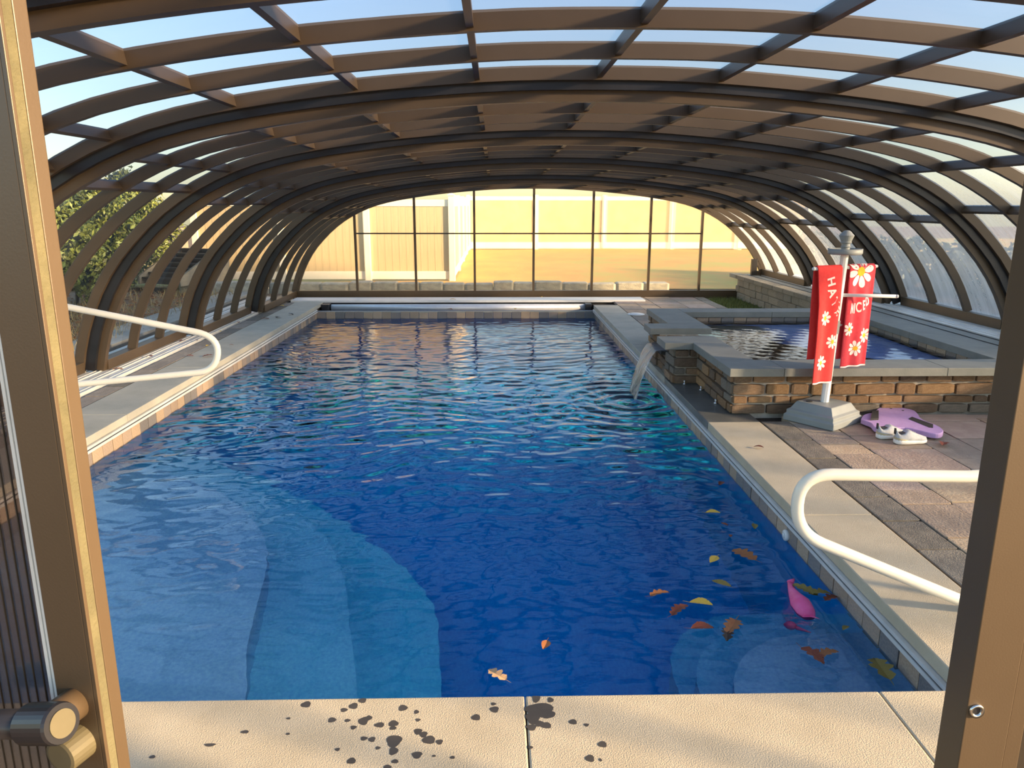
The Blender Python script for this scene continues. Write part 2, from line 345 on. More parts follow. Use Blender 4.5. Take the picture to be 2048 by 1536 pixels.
# coping stones (children of the deck)
def coping(x0, x1, y0, y1, mat='coping', z0=-.06, z1=0.):
    return MB().box(x0 + .002, x1 - .002, y0 + .002, y1 - .002, z0, z1).build('coping_stone', mat, floor, bevel=.006)
near_cop = [coping(a, b, 1.80, YN, 'coping') for a, b in ((-3.42, -2.9), (-2.9, -1.75), (-1.75, .098), (.098, 1.33), (1.33, 2.06))]
for a, b, m_ in ((YN, 3.80, 'coping'), (3.80, 5.60, 'coping'), (5.60, 7.15, 'coping_wet'), (7.15, 8.9, 'coping_grey'), (8.9, 10.7, 'coping_grey'), (10.7, 12.55, 'coping_grey')): coping(1.65, 2.06, a, b, m_)
for a, b in ((YN, 4.1), (4.1, 5.9), (5.9, 7.7), (7.7, 9.5), (9.5, 11.3), (11.3, 13.0)): coping(-3.42, -2.95, a, b, 'coping_grey')
# aluminium cover track under the coping
for nm, x0, x1 in (('left', XL - .01, -2.935), ('right', 1.635, XR + .01)):
    tr = tag(empty_struct('trim_cover_track_' + nm), 'pale aluminium cover track under the %s coping' % nm)
    MB().box(x0, x1, YN + .002, 12.5, -.082, -.063).box(x0, x1, YN + .002, 12.5, -.112, -.092).build('track_rail', 'alu', tr)
    MB().box(x0 + .006, x1 - .006, YN + .002, 12.5, -.094, -.080).build('track_slot', 'gasket', tr)
# pavers
def pave(x0, x1, y0, y1, cols, mats, lens=(.22, .30, .44)):
    x = x0; i = 0
    while x < x1 - .03:
        wd = min(cols[i % len(cols)], x1 - x); i += 1; y = y0 - U(0, .15)
        while y < y1 - .03:
            ln = random.choice(lens); a, b = max(y, y0), min(y + ln, y1); y += ln
            if b - a < .03: continue
            piece('paver', random.choice(mats), floor, (x + wd / 2, (a + b) / 2, -.028 + U(-.003, .003)), (wd - .010, b - a - .010, .05), bev=.03, tilt=.004)
        x += wd
PV = ['paver0', 'paver1', 'paver2', 'paver3']
pave(2.07, 2.29, 1.9, 5.62, [.22], ['paver_dark'], (.34, .4)); pave(2.29, 4.2, 1.9, 5.80, [.30, .46, .30, .46, .46], PV)
pave(2.07, 3.62, 9.2, 13.68, [.34, .30, .46, .45], PV); pave(3.62, 3.80, 9.2, 13.68, [.18], ['paver_dark'], (.5,))
pave(-3.62, -3.43, YN, 13.0, [.19], ['paver_dark', 'paver2'], (.36, .44))
# enclosure ground track, left
tl = tag(empty_struct('trim_enclosure_track_left'), 'pale grooved aluminium track of the sliding enclosure, left side')
for i in range(5):
    x = -3.66 - .145 * i
    MB().box(x - .135, x, .9, 13.75, -.05, .006).box(x - .012, x - .002, .9, 13.75, 0, .016).box(x - .07, x - .06, .9, 13.75, 0, .012).build('track_lane', 'alu', tl)
# skimmer lid
p = onz(1272, 629)
sl = thing('skimmer_lid', 'round white skimmer lid on the far right coping', 'lid', (p.x, p.y, 0))
MB().lathe([(.0, 0), (.13, 0), (.13, .008), (.118, .012), (.0, .013)], n=28).build('rim', 'white', sl, True)
MB().lathe([(.0, .012), (.095, .012), (.09, .018), (.0, .019)], n=28).build('cover', 'white', sl, True)

# ------------------------------------------------------------------ automatic cover at the far end
cv = thing('pool_cover_reel', 'silver pool cover roller under a white lid at the far pool end', 'cover reel', (0, 12.8, -.3))
def cpart(mb, name, mat, **k):
    mb.v = [(x, y - 12.8, z + .3) for x, y, z in mb.v]; return mb.build(name, mat, cv, **k)
cpart(MB().tube([(XL + .18, 12.92, -.09), (XR - .12, 12.92, -.09)], .062, 20), 'roller', 'alu_bright', smooth=True)
cpart(MB().box(XL - .55, 2.62, 13.06, 13.50, -.02, .022), 'lid', 'white', bevel=.004)
cpart(MB().box(XL + .02, XL + .16, 12.82, 13.02, -.20, -.02), 'end_bracket', 'gasket', bevel=.01)
cpart(MB().box(XR - .12, XR - .01, 12.82, 13.02, -.20, -.02), 'end_bracket', 'gasket', bevel=.01)
cpart(MB().box(XL - .02, XR + .02, 12.66, 13.05, -.29, -.27).box(XL - .02, XR + .02, 13.03, 13.05, -.27, -.03), 'trough', 'gasket')
cpart(MB().box(XL, XR, 12.575, 12.66, -.125, -.10), 'lip', 'coping_grey', bevel=.004)

# ------------------------------------------------------------------ water
def water_surface():
    x0, x1, y0, y1 = XL + .002, XR - .002, YN + .001, YF - .002
    dx = .02; nx, ny = int((x1 - x0) / dx), int((y1 - y0) / dx)
    X, Y = np.meshgrid(np.linspace(x0, x1, nx + 1), np.linspace(y0, y1, ny + 1))
    rs = np.random.RandomState(3); Z = np.zeros_like(X)
    rough = np.clip(.40 + .60 * (Y - 3.2) / 2.6 - .25 * np.clip((X - .2) / 1.4, 0, 1) * np.clip((6.5 - Y) / 3, 0, 1), .25, 1.)
    wx = X + .12 * np.sin(1.7 * Y + .6 * X) + .06 * np.sin(3.1 * X - 2 * Y); wy = Y + .10 * np.sin(1.3 * X + .9 * Y) + .05 * np.sin(4 * X + 1.2 * Y)
    for lam, slope, spread, n in ((.60, .016, 1.0, 8), (.30, .028, .8, 14), (.16, .046, .75, 22), (.095, .026, .8, 20)):
        for i in range(n):
            l_ = lam * rs.uniform(.75, 1.3); th = math.pi / 2 + rs.uniform(-spread, spread) + .12; kk = 2 * math.pi / l_; ph = rs.uniform(0, 6.28)
            Z += slope * l_ / (2 * math.pi) * math.sqrt(2 / n) * np.sin(kk * (math.cos(th) * wx + math.sin(th) * wy) + ph)
    Z *= rough * (1 - .20 * np.clip((Y - 7.5) / 3.5, 0, 1))
    for cx, cy, am, lam, dec in ((1.30, 7.05, .008, .20, .8), (-1.75, 9.5, .005, .22, .5)):
        R = np.hypot(X - cx, Y - cy); Z += am * np.exp(-R / dec) * np.sin(2 * math.pi * R / lam)
    mb = MB(); W = nx + 1
    vs = list(zip(X.ravel(), Y.ravel(), (Z + ZW).ravel())); fs = [(j * W + i, j * W + i + 1, (j + 1) * W + i + 1, (j + 1) * W + i) for j in range(ny) for i in range(nx)]
    border = [i for i in range(W)] + [j * W + nx for j in range(1, ny + 1)] + [ny * W + i for i in range(nx - 1, -1, -1)] + [j * W for j in range(ny - 1, 0, -1)]
    nb = len(vs); vs += [(vs[i][0], vs[i][1], ZB + .002) for i in border]; B = len(border)
    for q in range(B): fs.append((border[(q + 1) % B], border[q], nb + q, nb + (q + 1) % B))
    fs.append(tuple(nb + q for q in range(B - 1, -1, -1)))
    me = bpy.data.meshes.new('pool_water'); me.from_pydata([tuple(map(float, v)) for v in vs], [], fs)
    o = mesh_obj('pool_water', me, 'water'); me.polygons.foreach_set('use_smooth', [i < nx * ny for i in range(len(fs))])
    return tag(o, 'rippling deep blue water filling the pool', 'water', kind='stuff')
water_surface()

# ------------------------------------------------------------------ raised spa
ZS = .40
spa = thing('raised_spa', 'raised stone-clad spa with grey slab rim and spillway to the pool', 'spa', (3.0, 7.4, 0))
def sp(mb, name, mat, **k):
    mb.v = [(x - 3.0, y - 7.4, z) for x, y, z in mb.v]; return mb.build(name, mat, spa, **k)
core = MB()
core.box(1.92, 4.5, 5.84, 6.02, -.04, .335).box(1.92, 2.10, 6.02, 7.2, -.04, .335).box(1.70, 1.92, 6.90, 7.2, -.04, .335).box(1.72, 2.10, 7.2, 7.66, -.04, .20)
core.box(1.70, 2.10, 7.66, 7.98, -.04, .335).box(1.92, 2.10, 7.98, 9.12, -.04, .335).box(2.10, 4.5, 8.92, 9.12, -.04, .335).box(4.22, 4.5, 6.02, 8.92, -.04, .335).box(2.10, 4.22, 6.02, 8.92, -.04, -.02)
sp(core, 'wall_core', 'mortar')
SM = ['stone%d' % i for i in range(5)]
def stone_wall(ax, ay, ux, uy, length, z0=.0, z1=.335, proud=.022, hs=(.085, .07, .10, .08)):
    """courses of ledge stones on a face that starts at (ax, ay) and runs along (ux, uy); outward is to the right of u"""
    ax, ay, length = ax - ux * .026, ay - uy * .026, length + .052
    nx_, ny_ = uy, -ux; rz = math.atan2(uy, ux); z = z0; k = 0
    while z < z1 - .02:
        h = min(hs[k % len(hs)], z1 - z); 
        if z1 - z - h < .03: h = z1 - z
        x = 0; first = True
        while x < length - .01:
            L = U(.12, .34) * (.6 if first and k % 2 else 1); first = False
            if length - x - L < .07: L = length - x
            pr = proud + U(-.008, .008)
            c = (ax + ux * (x + L / 2) + nx_ * pr / 2 - 3.0, ay + uy * (x + L / 2) + ny_ * pr / 2 - 7.4, z + h / 2)
            piece('stone', random.choice(SM), spa, c, (L - U(.014, .024), pr + .03, h - U(.012, .022)), rz + U(-.02, .02), U(0, 1) > .5 and .07 or .12, .03); x += L
        z += h; k += 1
stone_wall(1.92, 5.84, 1, 0, 2.5)                       # front
stone_wall(1.92, 6.90, 0, -1, 1.06)                     # pool side, near
stone_wall(1.70, 6.90, 1, 0, .22); stone_wall(1.70, 7.2, 0, -1, .30)     # near pier
stone_wall(1.72, 7.66, 0, -1, .46, z1=.20)              # under the lip
stone_wall(1.70, 7.98, 0, -1, .32)
stone_wall(1.92, 9.12, 0, -1, 1.14)                     # pool side, far
stone_wall(1.70, 7.66, 1, 0, .40, z0=.20)
def slab(x0, x1, y0, y1): return sp(MB().box(x0 + .0015, x1 - .0015, y0 + .0015, y1 - .0015, ZS - .065, ZS), 'rim_slab', 'bluestone', bevel=.004)
slab(1.83, 2.26, 5.70, 6.05); slab(2.26, 3.55, 5.70, 6.05); slab(3.55, 4.28, 5.70, 6.05)
slab(1.83, 2.13, 6.05, 6.83); slab(1.57, 2.13, 6.83, 7.20)
slab(1.60, 2.24, 7.66, 8.00); slab(1.86, 2.24, 8.00, 9.18)
slab(2.24, 3.3, 8.86, 9.18); slab(3.3, 4.28, 8.86, 9.18); slab(4.16, 4.48, 6.05, 7.4) ; slab(4.16, 4.48, 7.4, 8.86)
for i in range(14): # waterline tile inside the spa, far and right walls
    o = piece('tile', 'tile%d' % random.randrange(4), spa, (2.10 + .152 * (i + .5) - 3.0, 8.915 - 7.4, .25), (.146, .02, .15), bev=.05)
for i in range(18): piece('tile', 'tile%d' % random.randrange(4), spa, (4.215 - 3.0, 6.02 + .161 * (i + .5) - 7.4, .25), (.02, .155, .15), bev=.05)
sp(MB().box(2.105, 4.215, 6.02, 8.915, -.02, -.005), 'basin_floor', 'plaster')
sp(MB().box(1.62, 2.12, 7.205, 7.655, .215, .25), 'spillway_lip', 'wood_dark', bevel=.006)
sw = MB(); n_ = 50
vs_ = [(2.09 + 2.13 * i / n_, 6.0 + 2.92 * j / n_, .285 + .0016 * math.sin(i * .9 + j * 1.7) + .0012 * math.sin(j * 2.6 - i * .4)) for j in range(n_ + 1) for i in range(n_ + 1)]
sw.add(vs_, [(j * (n_ + 1) + i, j * (n_ + 1) + i + 1, (j + 1) * (n_ + 1) + i + 1, (j + 1) * (n_ + 1) + i) for j in range(n_) for i in range(n_)])
sw_top = len(sw.v)
sw_b = [i for i in range(n_ + 1)] + [j * (n_ + 1) + n_ for j in range(1, n_ + 1)] + [n_ * (n_ + 1) + i for i in range(n_ - 1, -1, -1)] + [j * (n_ + 1) for j in range(n_ - 1, 0, -1)]
sw.v += [(sw.v[i][0], sw.v[i][1], -.003) for i in sw_b]
sw.f += [(sw_b[(q + 1) % len(sw_b)], sw_b[q], sw_top + q, sw_top + (q + 1) % len(sw_b)) for q in range(len(sw_b))] + [tuple(range(sw_top, sw_top + len(sw_b)))]
tag(sw.build('spa_water', 'spawater', smooth=True), 'still dark blue water in the raised spa', 'water', kind='stuff')
# waterfall
wf = MB(); rows = []
for i in range(15):
    t = i / 14; x = 1.66 - .06 * min(1, t * 8) - .22 * t; z = .262 - .49 * t * t if t > .06 else .262
    yc, hw = 7.42 - .10 * t, .22 * (1 - .16 * t)
    rows.append([(x + .018 * math.sin(j * 1.9 + i * .3) * t, yc + hw * (2 * j / 16 - 1), z) for j in range(17)])
wf.loft(rows, cap=False, close=False)
tag(wf.build('waterfall', 'fall', smooth=True), 'sheet of water spilling from the spa lip into the pool', 'waterfall', kind='stuff')
# small jets at the foot of the spa wall
for i, (px, py) in enumerate(((1365, 754), (1401, 771), (1431, 797))):
    q = onz(px, py, .05); x, y = ((q.x, 6.86) if i == 0 else (1.885, q.y))
    if i: x, y = 1.872, onz(px, py, .045).y
    j = thing('deck_jet', ['small silver deck jet in the spa corner under the pier', 'middle silver deck jet at the foot of the spa wall', 'silver deck jet nearest the towel stand at the spa wall foot'][i], 'water jet', (x, y, 0), group='deck jets at the spa wall')
    MB().lathe([(0, 0), (.018, 0), (.018, .008), (.010, .011), (.010, .02), (0, .02)], n=16).build('base', 'chrome', j, True)
    MB().lathe([(0, .018), (.010, .021), (.014, .029), (.010, .038), (0, .041)], n=16).build('nozzle', 'chrome', j, True)

q = onz(1566, 1064, -.17); rfit = thing('return_fitting', 'small white fitting at the waterline under the right coping', 'fitting', (XR - .012, q.y, -.19))
MB().lathe([(0, -.014), (.03, -.012), (.034, 0), (.03, .012), (0, .014)], n=20).build('flange', 'white', rfit, True)
MB().lathe([(0, .012), (.014, .012), (.012, .02), (0, .02)], n=14).build('eyeball', 'white', rfit, True)
rfit.rotation_euler = (0, -math.pi / 2, 0)
# raised terrace on the right with block wall
tag(MB().box(4.50, 5.9, .3, 13.95, -.3, .385).build('floor_terrace', 'bluestone'), 'raised grey terrace strip beside the spa, under the right enclosure wall', kind='structure')
for x in (4.62, 4.80): MB().box(x, x + .006, 5.7, 13.8, .384, .392).build('trim_joint', 'gasket', bpy.data.objects['floor_terrace'])
trr = tag(empty_struct('trim_enclosure_track_right'), 'grey aluminium track of the sliding enclosure on the raised terrace')
for i in range(5): MB().box(4.84 + .145 * i, 4.975 + .145 * i, .9, 13.75, .383, .396).box(4.90 + .145 * i, 4.91 + .145 * i, .9, 13.75, .39, .402).build('track_lane', 'alu', trr)
bw = tag(empty_struct('wall_block'), 'low tan block retaining wall beside the grass patch')
for c in range(3):
    y = 9.15 - (c % 2) * .15
    while y < 13.6:
        L = random.choice((.30, .40, .30, .45)); b = min(y + L, 13.75); a = max(y, 9.15)
        if b - a > .05: piece('block', 'block', bw, (4.50 - .03 + U(-.008, .008), (a + b) / 2, -.04 + .12 * (c + .5) + .01), (.14, b - a - .008, .115), bev=.06, tilt=.012)
        y += L
y = 9.15
while y < 13.7:
    piece('cap_block', 'block', bw, (4.48, y + .225, .36), (.2, .445, .07), bev=.06); y += .45
# grass patch
gm = MB()
for i in range(5200):
    x, y, h, a = U(3.82, 4.36), U(9.3, 13.6), U(.03, .085), U(0, 6.28); dx, dy = .006 * math.cos(a), .006 * math.sin(a); lx, ly = U(-.03, .03), U(-.03, .03)
    gm.add([(x - dx, y - dy, -.04), (x + dx, y + dy, -.04), (x + lx, y + ly, -.04 + h)], [(0, 1, 2)])
gm.box(3.80, 4.38, 9.2, 13.65, -.06, -.035)
tag(gm.build('grass_patch', 'grass'), 'short green grass strip between pavers and block wall', 'grass', kind='stuff')

# ------------------------------------------------------------------ enclosure sections
YE = 13.76; SEC = 2.1; NSEC = 6; PUR = .79; RD = .09; ZR = .405
names = ['farthest arched bronze enclosure section, ending at the far glazed wall', 'second arched bronze enclosure section from the far glazed wall', 'third arched bronze enclosure section from the far glazed wall',
         'fourth arched bronze enclosure section, above the waterfall and the towel stand', 'fifth arched bronze enclosure section, with the wide sky panels overhead', 'nearest and largest arched bronze enclosure section around the door']
YS = [13.76, 11.66, 9.56, 7.46, 5.36, 3.0, 1.02]
for k in range(NSEC):
    y0, y1 = YS[k + 1], YS[k]
    sec = thing('enclosure_section', names[k], 'enclosure', (0, y0, 0), group='sliding enclosure sections')
    def ep(mb, name, mat, **kw):
        mb.v = [(x, y - y0, z) for x, y, z in mb.v]; return mb.build(name, mat, sec, **kw)
    ys = [y0 + .03, y0 + .03 + (y1 - y0 - .08) / 3, y0 + .03 + 2 * (y1 - y0 - .08) / 3, y1 - .05]
    for i, y in enumerate(ys):
        zl, zr = (.01, ZR) if i in (0, 3) else (.10, ZR + .08)
        sa, sb = s_at(k, -1, zl), s_at(k, 1, zr); wd = .065 if i in (0, 3) else .045
        ep(arch(MB(), k, sa, sb, 0, RD, y, y + wd), 'rib', 'bronze')
    if k < NSEC - 1:
        sa, sb = s_at(k, -1, .02, RD), s_at(k, 1, ZR, RD)
        ep(arch(MB(), k, sa, sb, RD - .02, RD + .075, y0 - .012, y0 + .03), 'gasket', 'gasket')
    sl_, sr_ = s_at(k, -1, .06, RD), s_at(k, 1, ZR + .05, RD)
    ss_ = [-3.56] + [PUR * j for j in range(-4, 5)] + [3.86]; cuts = [sl_] + ss_ + [sr_]
    for s in ss_:
        a, b = P2(k, s, .015), P2(k, s, RD); t = Vector((b[0] - a[0], 0, b[1] - a[1])).normalized(); n = Vector((t.z, 0, -t.x)) * .018
        a, b = Vector((a[0], 0, a[1])), Vector((b[0], 0, b[1]))
        for q in range(3):
            ya, yb = ys[q] + .045, ys[q + 1]
            mb = MB().loft([[v + Vector((0, y, 0)) for v in (a - n, a + n, b + n, b - n)] for y in (ya, yb)])
            ep(mb, 'purlin', 'bronze')
    for q in range(3):
        ya, yb = ys[q] + .02, ys[q + 1] + .02
        for c in range(len(cuts) - 1):
            n = 8 if c in (0, len(cuts) - 2) else 5; rows = []
            for i in range(n + 1):
                pt = P2(k, cuts[c] + (cuts[c + 1] - cuts[c]) * i / n, RD - .012); rows.append([(pt[0], ya, pt[1]), (pt[0], yb, pt[1])])
            ep(MB().loft(rows, cap=False, close=False), 'panel', 'clear' if c == 0 else 'milky' if c >= len(cuts) - 3 else 'roof', smooth=True)
    xl = P2(k, s_at(k, -1, .05))[0]; xr = P2(k, s_at(k, 1, ZR + .05))[0]
    ep(MB().box(xl - RD - .01, xl + .02, y0 + .09, y1 - .05, .012, .115), 'base_rail', 'bronze', bevel=.006)
    ep(MB().box(xr - .02, xr + RD + .01, y0 + .09, y1 - .05, ZR - .01, ZR + .095), 'base_rail', 'bronze', bevel=.006)

# far glazed wall
ew = thing('end_wall', 'glazed far end wall with dark mullions and amber view of the fence', 'glazed wall', (0, YE - .03, 0))
def wp(mb, name, mat, **kw):
    mb.v = [(x, y - (YE - .03), z) for x, y, z in mb.v]; return mb.build(name, mat, ew, **kw)
yw = YE - .03
sa, sb = s_at(0, -1, .01), s_at(0, 1, ZR)
wp(arch(MB(), 0, sa, sb, -.035, .02, yw - .02, yw + .03), 'arch_frame', 'bronze')
def z_arch(x):
    side = -1 if x < CX else 1; lo, hi = 0., float(HS[-1])
    for _ in range(40):
        mid = .5 * (lo + hi)
        if abs(P2(0, side * mid, -.03)[0] - CX) < abs(x - CX): lo = mid
        else: hi = mid
    return P2(0, side * lo, -.03)[1]
xfl = P2(0, sa)[0]; xpost = 4.66
wp(MB().box(xfl, xpost + .09, yw - .03, yw + .04, -.03, .115), 'bottom_rail', 'bronze', bevel=.004)
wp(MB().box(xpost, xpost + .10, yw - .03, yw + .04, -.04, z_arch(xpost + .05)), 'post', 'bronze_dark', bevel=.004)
wp(MB().box(xpost + .1, P2(0, sb)[0] + .02, yw - .03, yw + .04, ZR - .04, ZR + .06), 'side_sill', 'bronze', bevel=.004)
mx = [CX + 1.06 * j for j in range(-3, 4)]; mx[-1] = 3.72; mx[-2] = 2.79
for x in mx: wp(MB().box(x - .02, x + .02, yw - .025, yw + .035, .11, z_arch(x) + .01), 'mullion', 'bronze')
ZT = 1.13
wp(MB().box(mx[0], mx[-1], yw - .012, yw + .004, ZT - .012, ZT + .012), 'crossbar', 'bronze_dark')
edges = [xfl + .02] + mx + [xpost] 
for i in range(len(edges) - 1):
    a, b = edges[i] + .018, edges[i + 1] - .018; n = 12; row = []
    if i in (0, len(edges) - 2): split = None
    else: split = ZT
    xs = [a + (b - a) * j / n for j in range(n + 1)]
    top = [max(.12, z_arch(x)) for x in xs]
    if split:
        wp(MB().add([(x, yw + .01, .112) for x in xs] + [(x, yw + .01, ZT - .01) for x in xs], [(j, j + 1, n + 2 + j, n + 1 + j) for j in range(n)]), 'pane', 'endpane')
        wp(MB().add([(x, yw + .01, ZT + .01) for x in xs] + [(x, yw + .01, t) for x, t in zip(xs, top)], [(j, j + 1, n + 2 + j, n + 1 + j) for j in range(n)]), 'pane', 'endpane')
    else:
        wp(MB().add([(x, yw + .01, .112) for x in xs] + [(x, yw + .01, t) for x, t in zip(xs, top)], [(j, j + 1, n + 2 + j, n + 1 + j) for j in range(n)]), 'pane', 'endpane')
xa, xb = xpost + .1, P2(0, sb, -.03)[0]
wp(MB().add([(xa, yw + .01, ZR + .05), (xb, yw + .01, ZR + .05), (xa, yw + .01, z_arch(xa))], [(0, 1, 2)]), 'pane', 'endpane')

# front wall frame with door jamb (right of the opening)
YD = 1.10
jx = ony(1915, 1536, YD).x
fw = thing('front_door_frame', 'bronze door jamb with lock bore at the right edge of the view', 'door frame', (jx, YD, 0))
def fp(mb, name, mat, **kw):
    mb.v = [(x - jx, y - YD, z) for x, y, z in mb.v]; return mb.build(name, mat, fw, **kw)
kF = 5
def zf(x):
    side = -1 if x < CX else 1; lo, hi = 0., float(HS[-1])
    for _ in range(40):
        mid = .5 * (lo + hi)
        if abs(P2(kF, side * mid)[0] - CX) < abs(x - CX): lo = mid
        else: hi = mid
    return P2(kF, side * lo)[1]
jb = MB().box(jx, jx + .078, YD, YD + .062, -.03, zf(jx)); fp(jb, 'jamb', 'bronze', bevel=.0015)
fp(MB().box(jx + .080, jx + .108, YD + .004, YD + .05, -.03, zf(jx + .1)), 'cover_strip', 'bronze', bevel=.0015)
fp(MB().box(jx + .108, jx + .20, YD + .03, YD + .05, -.03, zf(jx + .15)), 'rebate', 'bronze_dark')
q = ony(1952, 1421, YD)
rr = [[(q.x + r * math.cos(a), y, q.z + r * math.sin(a)) for a in [2 * math.pi * i / 24 for i in range(24)]] for r, y in ((.0125, YD - .0005), (.0125, YD - .004), (.008, YD - .004), (.007, YD - .001))]
bore = fp(MB().loft(rr, cap=False), 'lock_ring', 'chrome', smooth=True)
fp(MB().loft([[(q.x + .0085 * math.cos(a), y, q.z + .0085 * math.sin(a)) for a in [2 * math.pi * i / 24 for i in range(24)]] for y in (YD - .0012, YD - .0006)]), 'lock_bore', 'gasket')
for x in (1.75, 2.75, 3.75, 4.7): fp(MB().box(x - .02, x + .02, YD, YD + .05, -.03 if x < 4.5 else .4, zf(x)), 'mullion', 'bronze')
for x in (-1.35, -2.35, -3.35): fp(MB().box(x - .02, x + .02, YD, YD + .05, -.03, zf(x)), 'mullion', 'bronze')
fp(MB().box(jx + .2, 4.7, YD, YD + .05, -.03, .09), 'sill', 'bronze'); fp(MB().box(-4.2, -1.33, YD, YD + .05, -.03, .09), 'sill', 'bronze')

# door leaf, swung open towards the viewer on the left
ang = math.radians(20); DT, DWd = .031, .78
Dd = Vector((-math.cos(ang), math.sin(ang), 0)); Dn = Vector((-math.sin(ang), -math.cos(ang), 0))   # to the hinge / outwards to the viewer
I_ = ony(262, 1536, .80); I_.z = 0
hinge = I_ + Dd * DWd; hinge.z = .02
dl = thing('door_leaf', 'open bronze door leaf with fluted pane and black lever handle at the left edge', 'door', hinge)
def dbox(mb, a0, a1, b0, b1, z0, z1):
    vs = [I_ + Dd * a + Dn * b + Vector((0, 0, z)) for z in (z0, z1) for a, b in ((a0, b0), (a1, b0), (a1, b1), (a0, b1))]
    return mb.add(vs, [(0, 3, 2, 1), (4, 5, 6, 7), (0, 1, 5, 4), (1, 2, 6, 5), (2, 3, 7, 6), (3, 0, 4, 7)])
def dp(mb, name, mat, parent=None, **kw):
    mb.v = [tuple(Vector(v) - hinge) for v in mb.v]; return mb.build(name, mat, parent or dl, **kw)
SW = .064
dp(dbox(dbox(MB(), 0, .006, 0, DT * .52, .02, 2.12), .006, SW, 0, DT, .02, 2.12), 'stile', 'bronze', bevel=.0012)
dp(dbox(MB(), .001, .006, DT * .52, DT * .86, .02, 2.12), 'brush_seal', 'weather')
dp(dbox(MB(), 0, .006, DT * .86, DT, .02, 2.12), 'edge_lip', 'bronze', bevel=.0008)
dp(dbox(MB(), SW, SW + .006, .003, DT - .002, .1, 2.05), 'glazing_bead', 'alu', bevel=.0008)
dp(dbox(MB(), SW + .011, SW + .016, .003, DT - .004, .1, 2.05), 'glazing_bead', 'alu', bevel=.0008)
dp(dbox(MB(), DWd - .06, DWd, 0, DT, .02, 2.12), 'stile', 'bronze', bevel=.0012)
dp(dbox(MB(), SW, DWd - .06, 0, DT, .02, .12), 'rail', 'bronze', bevel=.0012); dp(dbox(MB(), SW, DWd - .06, 0, DT, 2.04, 2.12), 'rail', 'bronze', bevel=.0012)
dp(dbox(MB(), SW, DWd - .06, .006, .016, .12, 2.04), 'pane', 'doorpane')
fl = MB()
for i in range(38): fl = dbox(fl, SW + .02 + i * .0155, SW + .0215 + i * .0155, .0161, .0178, .13, 2.03)
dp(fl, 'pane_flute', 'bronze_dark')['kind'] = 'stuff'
hz = ony(180, 1445, .74).z
hA = I_ + Dd * .012 + Dn * (DT + .038) + Vector((0, 0, hz)); Hd = (Dd + Vector((0, 0, -.26))).normalized()
hd = dp(MB().tube([hA, hA + Hd * .004, hA + Hd * .052, hA + Hd * .053], [.0215, .023, .023, .018], 32), 'handle', 'handle', smooth=False)
dp(MB().tube([hA + Hd * .05, hA + Hd * .20], .0165, 24), 'lever', 'handle', hd, smooth=True)
dp(MB().tube([hA - Hd * .0015, hA + Hd * .001], .0155, 28), 'handle_cap', 'brass', hd)
dp(MB().tube([hA + Hd * .024, hA + Hd * .024 - Dn * .042], .019, 20), 'handle_neck', 'bronze', hd, smooth=True)
k0 = I_ + Dd * .034 + Dn * DT + Vector((0, 0, hz - .056))
dp(MB().tube([k0, k0 + Dn * .030, k0 + Dn * .031], [.021, .021, .017], 24), 'lock_cylinder', 'brass')

# ------------------------------------------------------------------ grab rails
def rail(name, label, pts, r, y, bend):
    P = [Vector(p) for p in pts]; path = [P[0]]
    for i in range(1, len(P) - 1):
        a, b, c = P[i - 1], P[i], P[i + 1]; d1, d2 = (a - b).normalized(), (c - b).normalized(); bl = bend[i]
        s, t = b + d1 * min(bl, (a - b).length * .49), b + d2 * min(bl, (c - b).length * .49)
        for q in range(9):
            u = q / 8; path.append(s * (1 - u) ** 2 + b * 2 * u * (1 - u) + t * u * u)
    path.append(P[-1])
    o = thing(name, label, 'handrail', (P[0].x, P[0].y, 0))
    mb = MB().tube(path, r, 18); mb.v = [(x - P[0].x, yy - P[0].y, z) for x, yy, z in mb.v]
    mb.build('rail_tube', 'cream', o, True)
    for e_ in (P[0], P[-1]):
        f = MB().lathe([(0, .0), (.05, .0), (.05, .008), (.034, .02), (0, .022)], e_.x - P[0].x, e_.y - P[0].y, 20); f.build('escutcheon', 'cream', o, True)
    return o
yr = 2.78
q1, q2, q3, q4, q5 = (ony(px, py, yr) for px, py in ((1930, 953), (1668, 958), (1585, 1012), (1668, 1090), (1905, 1199)))
dirr = (q5 - q4).normalized(); low = q5 + dirr * (q5.z / max(.05, -dirr.z))
rail('grab_rail', 'cream looped handrail over the right pool edge nearest the door jamb', [(2.30, yr, 0), (2.30, yr, q1.z + .02), q1, ony(1600, 948, yr), ony(1590, 1065, yr), low - Vector((.10, 0, -.06)), Vector((low.x + .05, yr, 0))], .0245, yr, [0, .12, .01, .13, .13, .10, 0])
yl = 5.35
a1, a2, a3, a4 = (ony(px, py, yl) for px, py in ((140, 615), (452, 685), (436, 738), (160, 768)))
rail('grab_rail', 'cream looped handrail over the left pool edge behind the open door', [(-3.5, yl, 0), (-3.5, yl, a1.z + .08), a1, ony(438, 673, yl), ony(432, 742, yl), ony(120, 772, yl), (-3.36, yl, 0)], .0235, yl, [0, .12, .01, .17, .14, .12, 0])

